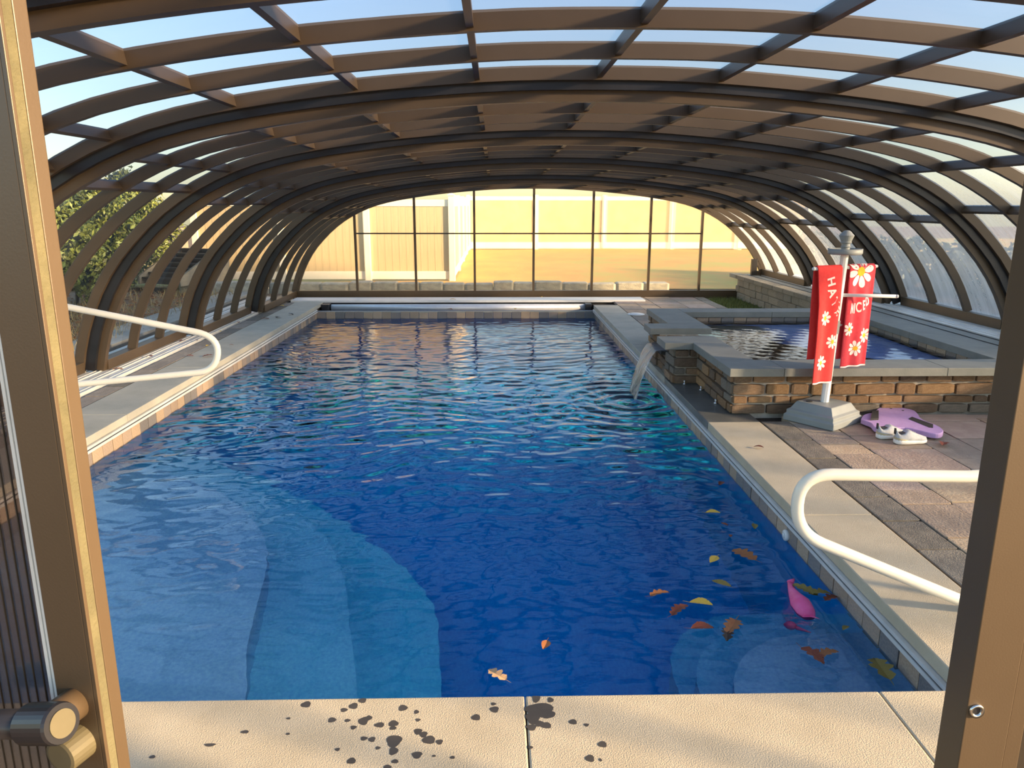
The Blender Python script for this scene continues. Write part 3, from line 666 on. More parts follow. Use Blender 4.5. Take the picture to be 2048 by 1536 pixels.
# ------------------------------------------------------------------ towel stand
bx, by = 2.56, 5.63; brz = math.atan2(.60, .80)
ts = thing('towel_stand', 'grey and white towel stand with stepped square base and finial', 'towel rack', (bx, by, 0), brz)
def ring(h, z): return [(-h, -h, z), (h, -h, z), (h, h, z), (-h, h, z)]
MB().loft([ring(.21, 0), ring(.21, .045), ring(.195, .06), ring(.195, .085), ring(.175, .098), ring(.145, .150), ring(.14, .153)]).build('base', 'standgrey', ts, bevel=.004)
MB().lathe([(0, .150), (.024, .150), (.024, .158), (0, .159)], -.09, .07, 16).build('fill_cap', 'black', ts)
pt_ = ony(1690, 506, by); lean = Vector((pt_.x - bx, 0, 0)); R2 = Matrix.Rotation(-brz, 3, 'Z')
def L(x, y, z): return R2 @ Vector((x - bx, y - by, z))
zt_ = pt_.z
def pole_at(z): return (bx + .0 + lean.x * z / zt_, by, z)
ps = [pole_at(z) for z in (.14, .62, .625)]
def oct_tube(z0, z1, r): return MB().tube([L(*pole_at(z0)), L(*pole_at(z1))], r, 10)
oct_tube(.14, .70, .031).build('pole_lower', 'white', ts); oct_tube(.69, .79, .034).build('collar', 'standgrey', ts); oct_tube(.78, zt_, .028).build('pole_upper', 'white', ts)
tp = L(*pole_at(zt_))
MB().lathe([(0, zt_ - .01), (.115, zt_ - .01), (.122, zt_), (.122, zt_ + .032), (.114, zt_ + .032), (.112, zt_ + .006), (0, zt_ + .006)], tp.x, tp.y, 32).build('tray', 'standgrey', ts, True)
fz = zt_ + .006
MB().lathe([(0, fz), (.040, fz), (.040, fz + .012), (.030, fz + .02), (.030, fz + .034), (.036, fz + .04), (.030, fz + .047), (.030, fz + .06), (.036, fz + .066), (.040, fz + .072), (.036, fz + .078), (.052, fz + .118), (.054, fz + .122), (.028, fz + .150), (.018, fz + .158), (0, fz + .160)], tp.x, tp.y, 24).build('finial', 'standgrey', ts)
def arm(z, dx, dy, ln, zz=0.):
    a = Vector(pole_at(z)); b = a + Vector((dx, dy, 0)).normalized() * ln + Vector((0, 0, zz))
    o = MB().tube([L(*a), L(*b)], .013, 12).build('arm', 'white', ts, True)
    MB().tube([L(*b), L(*(b + (b - a).normalized() * .012))], [.015, .011], 12).build('arm_cap', 'white', o, True)
    return a, b
ZA1 = ony(1660, 540, by - .2).z; ZA2 = ony(1715, 533, by + .1).z
A1 = arm(ZA1, -.93, -.37, .28); A2 = arm(ZA2, .93, .36, .33); e3 = ony(1800, 597, by - .12); A3 = arm(ony(1690, 590, by).z, e3.x - bx, -.10, .40, -.0)
arm(ony(1748, 640, by + .3).z, .75, .66, .36)

# ------------------------------------------------------------------ towels
def text_mesh(s):
    cu = bpy.data.curves.new('txt', 'FONT'); cu.body = s; cu.size = 1; cu.align_x = 'CENTER'; cu.align_y = 'CENTER'; cu.offset = .028
    o = bpy.data.objects.new('txt', cu); COL.objects.link(o); bpy.context.view_layer.update()
    me = o.evaluated_get(bpy.context.evaluated_depsgraph_get()).to_mesh(); v = [tuple(x.co) for x in me.vertices]; f = [tuple(p.vertices) for p in me.polygons]
    o.evaluated_get(bpy.context.evaluated_depsgraph_get()).to_mesh_clear(); bpy.data.objects.remove(o); return v, f
def towel(name, label, mat, a, b, u0, u1, front, back, side, pleats, amp, shift, letters, daisies, taper=.0, lw=1.):
    """cloth over the arm a-b between u0 and u1 (metres along it); front hangs on 'side'"""
    d = (b - a).normalized(); nrm = Vector((d.y, -d.x, 0)) * side; r = .021; wd = u1 - u0
    def surf(u, v, off=0.):
        # v: 0 at the arm top, positive down the front, negative down the back
        lim = r * math.pi / 2
        if abs(v) <= lim: th = v / r; n = nrm * math.sin(th) + Vector((0, 0, math.cos(th))); pos = n * (r + off); hang = 0
        else:
            sg = 1 if v > 0 else -1; hang = abs(v) - lim; n = nrm * sg; w_ = min(1, hang / .25)
            pl = amp * w_ * math.sin(pleats * 2 * math.pi * u / wd + (0 if sg > 0 else 1.2)) + shift * w_ * (1 if sg > 0 else .6)
            pos = n * (r + off + (pl if sg > 0 else -pl * .5 + .012 * w_)) - Vector((0, 0, hang))
        uu = u + (wd / 2 - u) * taper * min(1, hang / .5)
        return a + d * (u0 + uu) + pos
    root = thing(name, label, 'towel', a + d * u0)
    nu, nv = 30, 56; rows = []
    for j in range(nv + 1):
        v = -back + (front + back) * j / nv
        rows.append([surf(wd * i / nu, v) - root.location for i in range(nu + 1)])
    o = MB().loft(rows, cap=False, close=False).build('cloth', mat, root, True)
    md = o.modifiers.new('thick', 'SOLIDIFY'); md.thickness = .006; md.offset = 0
    # hems
    for v0, v1 in ((front - .012, front - .001), (-back + .001, -back + .012)):
        MB().loft([[surf(wd * i / nu, v, .0042 if v > 0 else .0042) - root.location for i in range(nu + 1)] for v in (v0, v1)], cap=False, close=False).build('hem', 'printwhite', root)
    mir = 1 if d.dot(Vector((0, 0, 1)).cross(nrm)) > 0 else -1
    def place(vf, nm, m_, cu, cv, size, rot, off):
        vs, fs = vf; c, s = math.cos(rot), math.sin(rot); out = []
        for x, y, *_ in vs:
            if nm == 'letter': x *= lw
            X, Y = (x * c - y * s) * size, (x * s + y * c) * size
            out.append(surf(min(max(cu + mir * X, .002), wd - .002), min(cv - Y, front - .014), off) - root.location)
        mb = MB(); mb.add(out, fs); return mb.build(nm, m_, root)
    for ch, cu, cv, size, rot in letters: place(text_mesh(ch), 'letter', 'printwhite', cu, cv, size, rot, .0045)
    for cu, cv, size in daisies:
        V, F = [], []
        for k in range(8):
            th = k * math.pi / 4 + .2; o0 = len(V); V.append((.62 * math.cos(th), .62 * math.sin(th)))
            m_ = 14
            for q in range(m_):
                al = 2 * math.pi * q / m_; lx, ly = .38 * math.cos(al), .20 * (1 + .25 * math.cos(al)) * math.sin(al)
                V.append(((.62 + lx) * math.cos(th) - ly * math.sin(th), (.62 + lx) * math.sin(th) + ly * math.cos(th)))
            F += [(o0, o0 + 1 + q, o0 + 1 + (q + 1) % m_) for q in range(m_)]
        place((V, F), 'daisy_petals', 'printwhite', cu, cv, size, 0, .0045)
        m_ = 18; V = [(0, 0)] + [(.28 * math.cos(2 * math.pi * q / m_), .28 * math.sin(2 * math.pi * q / m_)) for q in range(m_)]
        place((V, [(0, 1 + q, 1 + (q + 1) % m_) for q in range(m_)]), 'daisy_centre', 'printyellow', cu, cv, size, 0, .0055)
    return root
sgn1 = 1 if Vector((A1[1].y - A1[0].y, -(A1[1].x - A1[0].x))).dot(Vector((.37, -.93))) > 0 else -1
towel('beach_towel', 'coral red towel with daisies and letters, left on the towel stand', 'coral', A1[0], A1[1], .025, .262, .90, .72, sgn1, 1.4, .010, .02,
      [('H', .11, .13, .095, -1.35), ('A', .095, .21, .095, -1.15), ('V', .065, .285, .095, -.95), ('E', .03, .35, .095, -.7)], [(.145, .40, .058), (.05, .58, .056), (.15, .74, .060)], .18)
sgn2 = 1 if Vector((A2[1].y - A2[0].y, -(A2[1].x - A2[0].x))).dot(Vector((.36, -.93))) > 0 else -1
towel('beach_towel', 'rose red towel with daisies reading NICE, right on the towel stand', 'coral2', A2[0], A2[1], .05, .305, .80, .74, sgn2, 2.0, .011, .0,
      [('N', .055, .345, .105, -.05), ('I', .092, .348, .105, 0), ('C', .124, .34, .105, .08), ('E', .165, .325, .105, .15), ('D', .210, .295, .105, .4)], [(.11, .065, .125), (.215, .56, .06), (.13, .655, .062), (.045, .50, .055)], .0, .55)

# ------------------------------------------------------------------ kickboard
zb_ = .05
out = [(1722, 838), (1728, 829), (1746, 824), (1757, 816), (1768, 808.5), (1779, 809), (1800, 814), (1825, 819.5), (1834, 825), (1840, 834), (1850, 841), (1868, 848), (1882, 855), (1887, 862), (1880, 867), (1862, 866), (1840, 861), (1810, 855), (1780, 856), (1760, 857), (1748, 853), (1742, 846), (1732, 842)]
kb_pts = [onz(px, py, zb_) for px, py in out]; kc = sum(kb_pts, Vector()) / len(kb_pts)
kb = thing('kickboard', 'lilac foam kickboard with black hand straps lying beside the towel stand', 'kickboard', (kc.x, kc.y, 0))
poly = smooth_poly([(p.x - kc.x, p.y - kc.y) for p in kb_pts] + [(kb_pts[0].x - kc.x, kb_pts[0].y - kc.y)], 4)[:-1]
area = sum(poly[i][0] * poly[(i + 1) % len(poly)][1] - poly[(i + 1) % len(poly)][0] * poly[i][1] for i in range(len(poly)))
if area < 0: poly = poly[::-1]
MB().prism(poly, .012, .05).build('board', 'lilac', kb, bevel=.0)
bpy.data.objects[kb.children[0].name].modifiers.new('round', 'BEVEL').width = .008
MB().box(-.12, .12, -.06, .12, .0, .013).build('underside_pad', 'black', kb, bevel=.004)
def strip(pxs, z0, z1, nm, m_):
    pts = [onz(px, py, zb_) for px, py in pxs]; pl = [(p.x - kc.x, p.y - kc.y) for p in pts]
    MB().prism(pl, z0, z1).build(nm, m_, kb)
strip([(1817, 838), (1824, 834), (1866, 849), (1866, 856), (1858, 855)], .047, .0525, 'hand_slot', 'black')
strip([(1744, 826), (1757, 824), (1757, 840), (1741, 841)], .047, .066, 'strap', 'black')
for px, py in ((1782, 817), (1806, 821)):
    q = onz(px, py, zb_); MB().lathe([(0, .0495), (.009, .0495), (.009, .0515), (0, .0516)], q.x - kc.x, q.y - kc.y, 14).build('cord_hole', 'black', kb)

# ------------------------------------------------------------------ sneakers
def sneaker(label, loc, rz):
    r = thing('sneaker', label, 'shoe', loc, rz, 'pair of grey sneakers by the kickboard')
    ln = .245
    def outline(t):  # half widths left/right along the foot, heel t=0 .. toe t=1
        w0 = .030 + .016 * math.sin(math.pi * min(1, t * 1.15)) ** .7
        if t < .12: w0 *= math.sqrt(max(.02, 1 - ((.12 - t) / .12) ** 2))
        if t > .72: w0 = .046 * math.sqrt(max(.004, 1 - ((t - .72) / .28) ** 2))
        return w0, .008 * math.sin(2.2 * t - .4)
    ts_ = [0.004, .03, .08, .15, .25, .35, .45, .55, .65, .74, .82, .89, .94, .975, .997]
    def ring_(t, z0, z1, grow=0.): 
        w0, c = outline(t); w0 += grow; x = ln * t
        return [(x, c - w0, z0 + .004), (x, c - w0 * .8, z0), (x, c + w0 * .8, z0), (x, c + w0, z0 + .004), (x, c + w0 * 1.02, z1), (x, c - w0 * 1.02, z1)]
    MB().loft([ring_(t, .004 * (t > .8) * (t - .8) * 5 + .008 * max(0, .06 - t) * 10, .034 - .012 * t, .003) for t in ts_]).build('sole', 'shoewhite', r, True)
    def up(t):
        if t < .30: return .088 - .02 * math.sin(math.pi * t / .30) + .012 * (t < .05)
        if t < .45: return .088 + .006 * math.sin((t - .3) / .15 * math.pi)
        return .088 - .052 * ((t - .45) / .55) ** .9
    rings = []
    for t in ts_:
        w0, c = outline(t); x = ln * t * .985 + .002; h = up(t); open_ = max(0, 1 - abs(t - .2) / .16); top = .55 if t < .4 else .45
        rings.append([(x, c - w0 * .98, .026), (x, c - w0 * 1.0, .026 + (h - .026) * .35), (x, c - w0 * (.82 if t < .4 else .74), .026 + (h - .026) * .75), (x, c - w0 * top, h), (x, c - w0 * .25, h - .030 * open_ + .003), (x, c + w0 * .25, h - .030 * open_ + .003),
                      (x, c + w0 * top, h), (x, c + w0 * (.82 if t < .4 else .74), .026 + (h - .026) * .75), (x, c + w0 * 1.0, .026 + (h - .026) * .35), (x, c + w0 * .98, .026)])
    MB().loft(rings).build('upper', 'shoegrey', r, True)
    MB().loft([[(ln * t, c + s * (w0 + .003), z) for s, z in ((-1, .028), (-1, .050 - .05 * t), (1, .050 - .05 * t), (1, .028))] for t in (.006, .05, .12, .22, .30) for w0, c in [outline(t)]]).build('heel_band', 'shoetan', r, True)
    MB().loft([[(ln * t, c + math.cos(a) * w0 * .52, .080 + .002 * math.sin(a)) for a in [2 * math.pi * q / 12 for q in range(12)]] for t in (.10, .20, .28) for w0, c in [outline(t)]]).build('lining', 'black', r)
    MB().box(-.004, .004, -.009, .009, .070, .112).build('heel_tab', 'black', r, bevel=.002)
    for i in range(4):
        t = .40 + .07 * i; w0, c = outline(t); h = up(t)
        MB().tube([(ln * t, c - w0 * .42, h + .001), (ln * t + .004, c, h + .005), (ln * t, c + w0 * .42, h + .001)], .0022, 6).build('lace', 'shoewhite', r, True)
    return r
q = onz(1757, 879); sneaker('grey sneaker with white sole, behind and left of its twin', (q.x, q.y + .035, 0), math.radians(6))
q = onz(1783, 884); sneaker('grey sneaker with white sole, nearer one in front', (q.x, q.y - .03, 0), math.radians(4))

# ------------------------------------------------------------------ leaves
LEAF = {}
def leaf_mesh(kind, mat):
    if (kind, mat) in LEAF: return LEAF[(kind, mat)]
    rs = random.Random(kind * 17 + 3); n = 26; right = []
    for i in range(n + 1):
        t = i / n
        if kind < 3: w0 = (.16 + .26 * math.sin(math.pi * min(1, t * 1.05)) ** .8) * (.50 + .62 * abs(math.sin(t * math.pi * (3.3 + .4 * kind) + .3 * kind))) if 0 < t < 1 else .02     # lobed oak leaf
        else: w0 = .42 * math.sin(math.pi * t) ** .75 + .01                # plain oval leaf
        right.append((t, w0 * rs.uniform(.85, 1.12)))
    V, F = [], []
    for t, w0 in right:
        z = .06 * math.sin(math.pi * t) ; c = .05 * math.sin(3 * t)
        V += [(t - .5, c + w0 * .62, z + .10 * w0), (t - .5, c, z - .02), (t - .5, c - w0 * .58, z + .14 * w0)]
    for i in range(n): F += [(3 * i, 3 * i + 1, 3 * i + 4, 3 * i + 3), (3 * i + 1, 3 * i + 2, 3 * i + 5, 3 * i + 4)]
    b = len(V); V += [(-.5, .012, 0), (-.5, -.012, 0), (-.78, .03, .02), (-.78, .015, .02)]; F.append((b, b + 1, b + 3, b + 2))
    me = bpy.data.meshes.new('leaf'); me.from_pydata(V, [], F); me.materials.append(M[mat]); LEAF[(kind, mat)] = me; return me
def leaf(loc, size, rz, mat, label, group, kind=None, tilt=.12):
    o = bpy.data.objects.new('fallen_leaf', leaf_mesh(random.randrange(3) if kind is None else kind, mat)); COL.objects.link(o)
    o.location = loc; o.scale = (size, size, size); o.rotation_euler = (U(-tilt, tilt), U(-tilt, tilt), rz)
    return tag(o, label, 'leaf', group)
G1 = 'leaves floating in the pool'
FL = [(995, 1350, .10, 'leaf_tan', 'pale tan leaf floating alone, nearest the near coping', 0), (1090, 1290, .075, 'leaf_brown', 'small tan-brown leaf floating in the middle of the near water', 3),
      (1320, 1189, .11, 'leaf_brown', 'brown oak leaf floating left of the yellow leaf pair', 1), (1360, 1221, .12, 'leaf_rust', 'rust brown curled oak leaf beside the pale yellow leaf', 2), (1402, 1208, .11, 'leaf_yellow', 'pale yellow leaf beside the rust curled leaf', 3),
      (1405, 1257, .11, 'leaf_rust', 'thin rust leaf left of the large tan oak leaf', 3), (1462, 1253, .15, 'leaf_brown', 'large tan oak leaf above the dark spiky leaf', 1), (1452, 1270, .10, 'leaf_dark', 'dark spiky leaf just below the large tan oak leaf', 0),
      (1443, 1168, .10, 'leaf_olive', 'olive yellow leaf above the pale yellow leaf', 3), (1427, 1119, .09, 'leaf_yellow', 'bright yellow leaf floating halfway up the leaf drift', 3), (1488, 1110, .17, 'leaf_brown', 'large brown oak leaf in the middle of the leaf drift', 2),
      (1426, 1026, .09, 'leaf_yellow', 'yellow leaf floating farthest up the leaf drift', 3), (1508, 1053, .07, 'leaf_olive', 'small olive leaf near the right pool wall', 3), (1449, 1049, .05, 'leaf_rust', 'tiny rust leaf below the farthest yellow leaf', 3), (1441, 967, .09, 'leaf_rust', 'dark rust leaf floating far up beside the coping', 1),
      (1610, 1180, .13, 'leaf_olive', 'olive oak leaf touching the pink toy', 1), (1640, 1188, .11, 'leaf_olive', 'olive brown leaf right of the pink toy', 2), (1664, 1198, .10, 'leaf_rust', 'rust leaf at the wall right of the pink toy', 0),
      (1625, 1312, .12, 'leaf_rust', 'rust strip of leaf left of the tan leaf at the corner steps', 0), (1658, 1309, .11, 'leaf_brown', 'tan leaf floating over the corner steps', 1), (1765, 1338, .17, 'leaf_olive', 'big brown maple leaf in the near right pool corner', 0), (1460, 1072, .04, 'leaf_rust', 'tiny rust fleck between the yellow leaves', 3), (1692, 1257, .05, 'leaf_olive', 'small olive leaf against the right waterline', 3)]
for px, py, s, m_, lb, kd in FL:
    q = onz(px, py, ZW + .008); leaf((q.x, q.y, ZW + .010), s, U(0, 6.28), m_, lb, G1, kd, .08)
G2 = 'fallen leaves on the deck'
DL = [(365, 682, .09, 'leaf_rust', 'rust oak leaf on the white track by the second double rib', 2), (395, 681, .07, 'leaf_rust', 'small rust leaf on the track right of the larger one', 0), (300, 713, .10, 'leaf_rust', 'rust leaf on the white track below the first single rib', 1), (236, 739, .10, 'leaf_brown', 'brown leaf beside the first double rib foot', 2),
      (416, 692, .07, 'leaf_yellow', 'yellow leaf on the dark pavers behind the left handrail', 3), (415, 712, .11, 'leaf_rust', 'rust oak leaf on the coping inside the left handrail bend', 0), (380, 712, .07, 'leaf_rust', 'small rust leaf on the pavers under the left handrail', 1), (463, 690, .05, 'leaf_brown', 'small brown leaf on the coping right of the handrail bend', 3),
      (530, 638, .13, 'leaf_rust', 'rust leaf on the left coping next to the dark curled one', 2), (556, 635, .12, 'leaf_dark', 'dark curled leaf on the left coping', 0), (582, 629, .10, 'leaf_dark', 'dark leaf on the left coping nearest the cover reel', 1), (440, 663, .08, 'leaf_yellow', 'yellow brown leaf at the track beside the third rib', 1), (478, 645, .10, 'leaf_brown', 'brown leaf on the pavers at the third rib', 2), (564, 612, .08, 'leaf_yellow', 'yellow leaf on the track near the far left corner', 3),
      (906, 599, .11, 'leaf_yellow', 'yellow leaf on the white reel lid, left of its middle', 3), (1082, 594, .10, 'leaf_yellow', 'yellow leaf behind the white reel lid', 1), (1517, 895, .07, 'leaf_rust', 'small rust leaf on the right coping near the paver border', 3), (1885, 888, .13, 'leaf_rust', 'reddish leaf on the pavers right of the sneakers', 2), (900, 619, .10, 'leaf_brown', 'brown leaf on the far pool lip', 3), (1031, 618, .09, 'leaf_yellow', 'yellow leaf on the far pool lip', 3)]
for px, py, s, m_, lb, kd in DL:
    z = .03 if 'lid' in lb and 'behind' not in lb else -.09 if 'lip' in lb else .02 if 'track' in lb else .008
    q = onz(px, py, z); leaf((q.x, q.y, z + .004), s, U(0, 6.28), m_, lb, G2, kd)
for px, py, lb in ((800, 137, 'orange leaf lying on the roof panel left of the ridge'), (1500, 127, 'tan leaf lying on the roof panel right of the ridge')):
    q = ony(px, py, 4.98); z = P2(4, q.x - CX, RD)[1]; q = ony(px, py, 4.98); leaf((q.x, 5.0, z + .02), .10, .3, 'leaf_yellow' if px < 1000 else 'leaf_tan', lb, 'leaves on the roof', 3, .05)

# pink toy afloat
q = onz(1607, 1205, ZW)
pt = thing('pool_toy', 'pink fish-shaped pool toy drifting by the right pool wall', 'toy', (q.x, q.y, ZW - .02))
body = [onz(px, py, ZW) - q for px, py in ((1580, 1165), (1584, 1180), (1592, 1195), (1602, 1210), (1612, 1226), (1618, 1234))]
MB().tube([Vector((b.x, b.y, .015)) for b in body], [.014, .02, .034, .05, .045, .03], 14).build('body', 'pink', pt, True)
MB().add([tuple(Vector((v.x, v.y, .03))) for v in (onz(px, py, ZW) - q for px, py in ((1610, 1228), (1640, 1242), (1622, 1238), (1604, 1238)))], [(0, 1, 2), (0, 2, 3)]).build('tail_fin', 'pink', pt)
MB().tube([Vector((b.x, b.y, .02)) for b in (onz(1580, 1166, ZW) - q, onz(1588, 1159, ZW) - q)], [.018, .006], 10).build('head', 'pink', pt, True)
q = onz(1580, 1261, ZW - .05)
ball = thing('dive_ball', 'small pink dive ball with tail below the pink fish toy', 'toy', (q.x, q.y, ZW - .05))
MB().lathe([(0, -.03), (.02, -.024), (.031, 0), (.02, .024), (0, .03)], n=16).build('ball', 'pink', ball, True)
MB().tube([(.02, -.02, 0), (.05, -.045, .0), (.07, -.06, 0)], [.014, .008, .003], 8).build('tail', 'pink', ball, True)

# wet marks on the near coping
wetpx = [(658, 1398, 18, 7), (612, 1409, 10, 6), (688, 1420, 7, 4), (707, 1412, 9, 6), (725, 1401, 8, 5), (664, 1440, 8, 5), (695, 1441, 6, 3), (727, 1442, 10, 8), (738, 1436, 6, 5), (707, 1455, 6, 4), (759, 1450, 10, 5), (787, 1447, 10, 6), (786, 1456, 7, 4), (806, 1416, 9, 6), (833, 1424, 5, 4), (836, 1440, 5, 3),
         (836, 1463, 8, 6), (847, 1469, 8, 6), (858, 1480, 13, 8), (879, 1484, 7, 5), (788, 1482, 15, 12), (787, 1502, 9, 8), (834, 1510, 10, 7), (728, 1477, 7, 4), (744, 1479, 7, 5), (703, 1522, 9, 6), (756, 1496, 5, 3), (905, 1515, 5, 3), (952, 1435, 9, 6), (989, 1419, 9, 6), (987, 1408, 5, 3), (675, 1499, 5, 3), (790, 1523, 7, 4), (868, 1512, 4, 2), (775, 1534, 8, 4),
         (1080, 1420, 28, 14), (1066, 1436, 14, 12), (1072, 1396, 8, 9), (1096, 1428, 14, 9), (1063, 1455, 10, 6), (1078, 1447, 9, 6), (1092, 1451, 11, 6), (1101, 1400, 6, 5), (1146, 1444, 8, 5), (1173, 1450, 5, 3), (1205, 1489, 9, 6), (1180, 1517, 9, 7), (1007, 1393, 6, 3), (1061, 1495, 5, 3), (1201, 1520, 3, 3), (420, 1490, 11, 3), (490, 1464, 8, 3), (305, 1514, 6, 3), (577, 1437, 4, 2), (576, 1468, 4, 2)]
for px, py, rx, ry in wetpx:
    c = onz(px, py); ex = (onz(px + rx, py) - c).length; ey = (onz(px, py - ry) - c).length; n = 18; ph = U(0, 6.28)
    par = near_cop[2] if c.x < .098 else near_cop[3]
    if c.y > YN - .01: continue
    pl = [(c.x + ex * (1 + .10 * math.sin(3 * a + ph) + .06 * math.sin(5 * a)) * math.cos(a), min(YN - .004, c.y + ey * (1 + .10 * math.sin(3 * a + ph)) * math.sin(a))) for a in [2 * math.pi * i / n for i in range(n)]]
    MB().prism(pl, -.001, .0003 + .00001 * wetpx.index((px, py, rx, ry))).build('wet_mark', 'wet', par)

# ------------------------------------------------------------------ outside, far end: vinyl fences, stone curb
nf = thing('vinyl_fence', 'tan vinyl privacy fence with white rails behind the left half of the end wall', 'fence', (-3.6, 16.5, -.05))
x0f, x1f, yf = -6.36, -.92, 16.5; npan = 3
for i in range(npan + 1):
    x = x0f + (x1f - x0f) * i / npan; MB().box(x - .065 + 3.6, x + .065 + 3.6, -.065, .065, 0, 1.86).build('post', 'vinyl_white', nf, bevel=.004)
    MB().loft([[(x + 3.6 + sx * h, sy * h, z) for sx, sy in ((-1, -1), (1, -1), (1, 1), (-1, 1))] for h, z in ((.08, 1.86), (.08, 1.885), (.01, 1.92))]).build('post_cap', 'vinyl_white', nf)
for i in range(npan):
    xa, xb = x0f + (x1f - x0f) * i / npan + .065, x0f + (x1f - x0f) * (i + 1) / npan - .065
    for za, zb in ((.10, .27), (1.64, 1.78)): MB().box(xa + 3.6, xb + 3.6, -.03, .03, za, zb).build('rail', 'vinyl_white', nf, bevel=.004)
    nb = int((xb - xa) / .152)
    for j in range(nb):
        w_ = (xb - xa) / nb; o = piece('board', 'vinyl', nf, (xa + w_ * (j + .5) + 3.6, 0, .955), (w_ - .006, .025, 1.38), bev=.02)
rf = thing('vinyl_fence', 'short return run of tan vinyl fence leading back to the far fence', 'fence', (-.92, 21.7, -.05))
for i in range(1, 5): MB().box(-.065, .065, -5.2 + 2.6 * i - .065, -5.2 + 2.6 * i + .065, 0, 1.9).build('post', 'vinyl_white', rf)
for i in range(4):
    ya, yb = -5.2 + 2.6 * i + .06, -5.2 + 2.6 * (i + 1) - .06; MB().box(-.02, .02, ya, yb, .25, 1.66).build('panel', 'vinyl', rf)
    for za, zb in ((.1, .27), (1.64, 1.78)): MB().box(-.03, .03, ya, yb, za, zb).build('rail', 'vinyl_white', rf)
ff = thing('vinyl_fence', 'long tan vinyl fence across the far side of the lawn', 'fence', (8, 27, 0))
for i in range(6):
    x = -.92 + 2.4 * i; MB().box(x - 8 - .065, x - 8 + .065, -.065, .065, 0, 1.95).build('post', 'vinyl_white', ff)
    if i < 5:
        MB().box(x - 8 + .06, x - 8 + 2.34, -.02, .02, .28, 1.78).build('panel', 'vinyl', ff)
        for za, zb in ((.10, .32), (1.76, 1.90)): MB().box(x - 8 + .06, x - 8 + 2.34, -.03, .03, za, zb).build('rail', 'vinyl_white', ff)
cb = thing('stone_curb', 'low row of pale split stones along the lawn edge', 'stone wall', (-1.4, 15.1, -.1))
x = -6.2
while x < 3.3:
    l_ = U(.32, .6); h = U(.20, .26)
    piece('stone', 'stone_curb', cb, (x + l_ / 2 + 1.4, U(-.02, .02), h / 2), (l_ - .012, .3, h), bev=.08, tilt=.02); x += l_
gl = thing('path_slab', 'grey concrete strip outside the left enclosure wall', 'path', (-4.9, 8, -.1))
for i in range(10): piece('slab', 'concrete', gl, (-.12, -7.0 + 1.5 * i, .03), (.62, 1.48, .06), bev=.02)

# ------------------------------------------------------------------ planting
def leaf_cloud(name, mat, n, fn, size, parent=None, droop=.3):
    rs = np.random.RandomState(len(name) + n); C = np.array([fn(rs) for _ in range(n)])
    d = rs.normal(size=(n, 3)); d /= np.linalg.norm(d, axis=1)[:, None]; e = rs.normal(size=(n, 3)); e -= (e * d).sum(1)[:, None] * d; e /= np.linalg.norm(e, axis=1)[:, None]
    s = size * rs.uniform(.6, 1.3, (n, 1)); V = np.stack([C - d * s, C + e * s * .45, C + d * s, C - e * s * .45], 1).reshape(-1, 3)
    me = bpy.data.meshes.new(name); me.from_pydata(V.tolist(), [], [(4 * i, 4 * i + 1, 4 * i + 2, 4 * i + 3) for i in range(n)])
    return mesh_obj(name, me, mat, parent)
def blob(cx, cy, cz, rx, ry, rz_):
    def f(rs):
        v = rs.normal(size=3); v /= np.linalg.norm(v); r = rs.uniform(.55, 1) ** .5
        b = 1 + .18 * math.sin(7 * v[0] + 3 * v[1]) + .12 * math.sin(9 * v[2] + 5 * v[1])
        return (cx + rx * v[0] * r * b, cy + ry * v[1] * r * b, max(.02 - 0, cz + rz_ * v[2] * r * b))
    return f
hedges = [(-7.0, 11.4, 1.15, .85, 1.1, 1.05, 'rounded yellow-green shrub outside the left wall, nearest the door'), (-7.2, 13.4, 1.20, .95, 1.1, 1.05, 'tall yellow-green shrub outside the left wall, middle one'), (-7.5, 15.5, 1.25, 1.0, 1.1, 1.05, 'yellow-green shrub outside the left wall, beside the garden steps'), (-7.2, 9.0, 1.2, .9, 1.3, 1.1, 'yellow-green shrub far left behind the open door')]
for cx, cy, cz, rx, ry, rz_, lb in hedges:
    h = thing('shrub', lb, 'shrub', (cx, cy, -.08), group='shrubs outside the left wall')
    leaf_cloud('foliage', 'leafgreen', 9000, blob(0, 0, cz, rx, ry, rz_), .05, h)['kind'] = 'stuff'
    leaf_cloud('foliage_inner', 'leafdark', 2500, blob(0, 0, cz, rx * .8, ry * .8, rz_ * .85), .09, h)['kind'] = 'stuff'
    for i in range(5): MB().tube([(U(-.2, .2), U(-.2, .2), 0), (U(-.3, .3), U(-.4, .4), .7), (U(-.5, .5), U(-.7, .7), 1.5)], [.03, .022, .01], 7).build('stem', 'bark', h, True)
dg = MB(); rs_ = random.Random(5)
for i in range(5200):
    x, y = rs_.uniform(-7.4, -4.9), rs_.uniform(5.5, 16.0); t_ = math.sin(x * 2.1 + y * 1.3) + math.sin(y * 2.7 - x); 
    if t_ < .1 and rs_.random() > .25: continue
    h, a = rs_.uniform(.05, .24), rs_.uniform(0, 6.28); dx, dy = .006 * math.cos(a), .006 * math.sin(a); lx, ly = rs_.uniform(-.14, .14), rs_.uniform(-.14, .14)
    dg.add([(x - dx, y - dy, -.09), (x + dx, y + dy, -.09), (x + lx, y + ly, -.08 + h)], [(0, 1, 2)])
tag(dg.build('dry_grass', 'straw'), 'tufts of dry straw-coloured grass outside the left wall', 'grass', kind='stuff')
lit = MB()
for i in range(2600):
    x, y, a, s = rs_.uniform(-8, -4.8), rs_.uniform(5, 16.2), rs_.uniform(0, 6.28), rs_.uniform(.02, .06); c_, s_ = math.cos(a) * s, math.sin(a) * s; z = -.075 + rs_.uniform(0, .02)
    lit.add([(x + c_, y + s_, z), (x - s_ * .5, y + c_ * .5, z + .02), (x - c_, y - s_, z + .005), (x + s_ * .5, y - c_ * .5, z)], [(0, 1, 2, 3)])
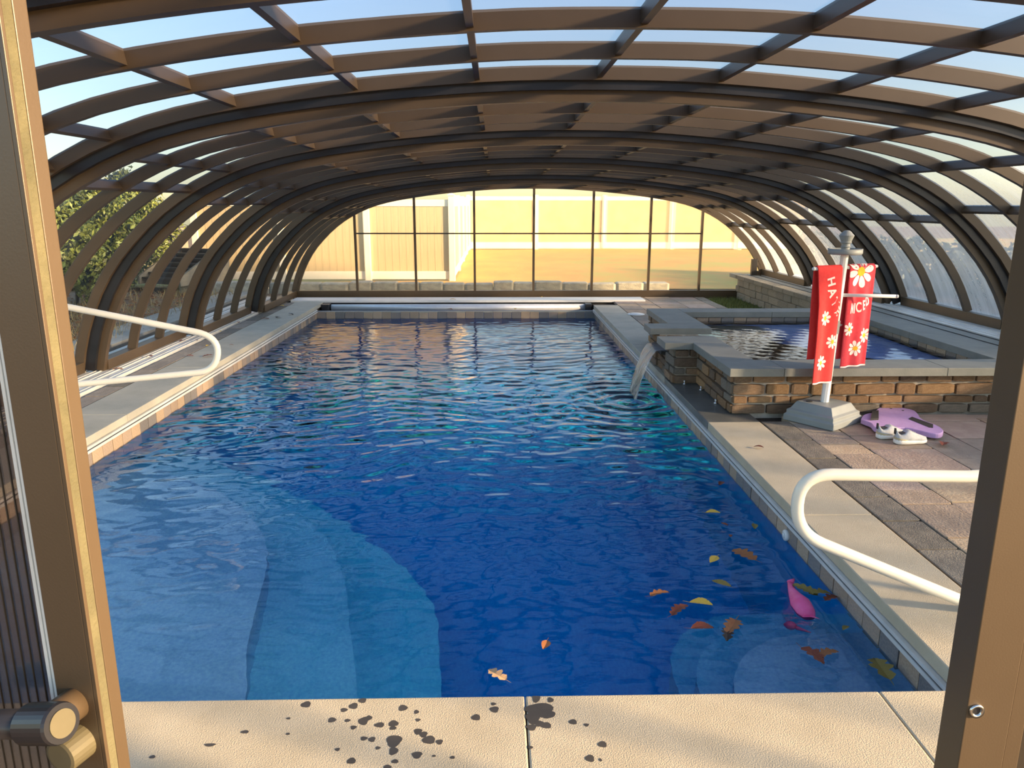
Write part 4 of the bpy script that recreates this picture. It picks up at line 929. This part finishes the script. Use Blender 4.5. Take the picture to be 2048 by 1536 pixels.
tag(lit.build('leaf_litter', 'leaf_brown'), 'scattered brown leaf litter on the ground outside the left wall', 'leaves', kind='stuff')
gs = thing('garden_steps', 'dark wooden garden steps with pale side boards outside the left wall', 'steps', (-6.5, 14.9, .10), math.radians(-25))
for i in range(7): MB().box(-.5, .5, .16 * i, .16 * i + .17, .10 + .085 * i, .135 + .085 * i).build('tread', 'wood_dark', gs, bevel=.004)
for x in (-.56, .52): MB().add([(x, -.05, 0), (x + .05, -.05, 0), (x + .05, 1.25, 0), (x, 1.25, 0), (x, -.05, .16), (x + .05, -.05, .16), (x + .05, 1.25, .80), (x, 1.25, .80)], [(0, 3, 2, 1), (4, 5, 6, 7), (0, 1, 5, 4), (1, 2, 6, 5), (2, 3, 7, 6), (3, 0, 4, 7)]).build('side_board', 'wood', gs)
for i in range(7): MB().box(-.5, .5, .16 * i + .1, .16 * i + .13, 0, .10 + .085 * i).build('riser', 'wood_dark', gs)
# tree belt to the right (its shade falls across spa and terrace)
nrm_ = Vector((.39, .92, 0)); sxy = Vector((.92, -.39, 0))
for i, (along, perp, hgt, rad, lb) in enumerate(((23, 8.4, 11.0, 1.4, 'dark evergreen tree right of the enclosure, nearest the door'), (25, 10.5, 12.0, 1.6, 'dark evergreen tree right of the enclosure, farther from the door'))):
    c = sxy * along + nrm_ * perp; t = thing('evergreen_tree', lb, 'tree', (c.x, c.y, .2), group='evergreens right of the enclosure')
    MB().tube([(0, 0, 0), (.05, 0, hgt * .5), (0, 0, hgt * .95)], [.22, .14, .03], 9).build('trunk', 'bark', t, True)
    def fcone(rs, h=hgt, r=rad):
        z = rs.uniform(.4, h); a = rs.uniform(0, 6.28); q = r * min(1, 2.2 * (1 - z / h)) * rs.uniform(.05, 1) ** .5; return (q * math.cos(a), q * math.sin(a), z)
    leaf_cloud('foliage', 'leafdark', 12000, fcone, .22, t)['kind'] = 'stuff'
hb = thing('shrub', 'low dark evergreen hedge outside the right enclosure wall', 'shrub', (7.6, 9, .2))
leaf_cloud('foliage', 'leafdark', 9000, lambda rs: (rs.uniform(-.6, .6), rs.uniform(-5.5, 9), rs.uniform(0, .75 + .1 * math.sin(rs.uniform(0, 40)))), .08, hb)['kind'] = 'stuff'
MB().tube([(0, -5.4, .1), (0, 8.9, .1)], .03, 6).build('stem', 'bark', hb)
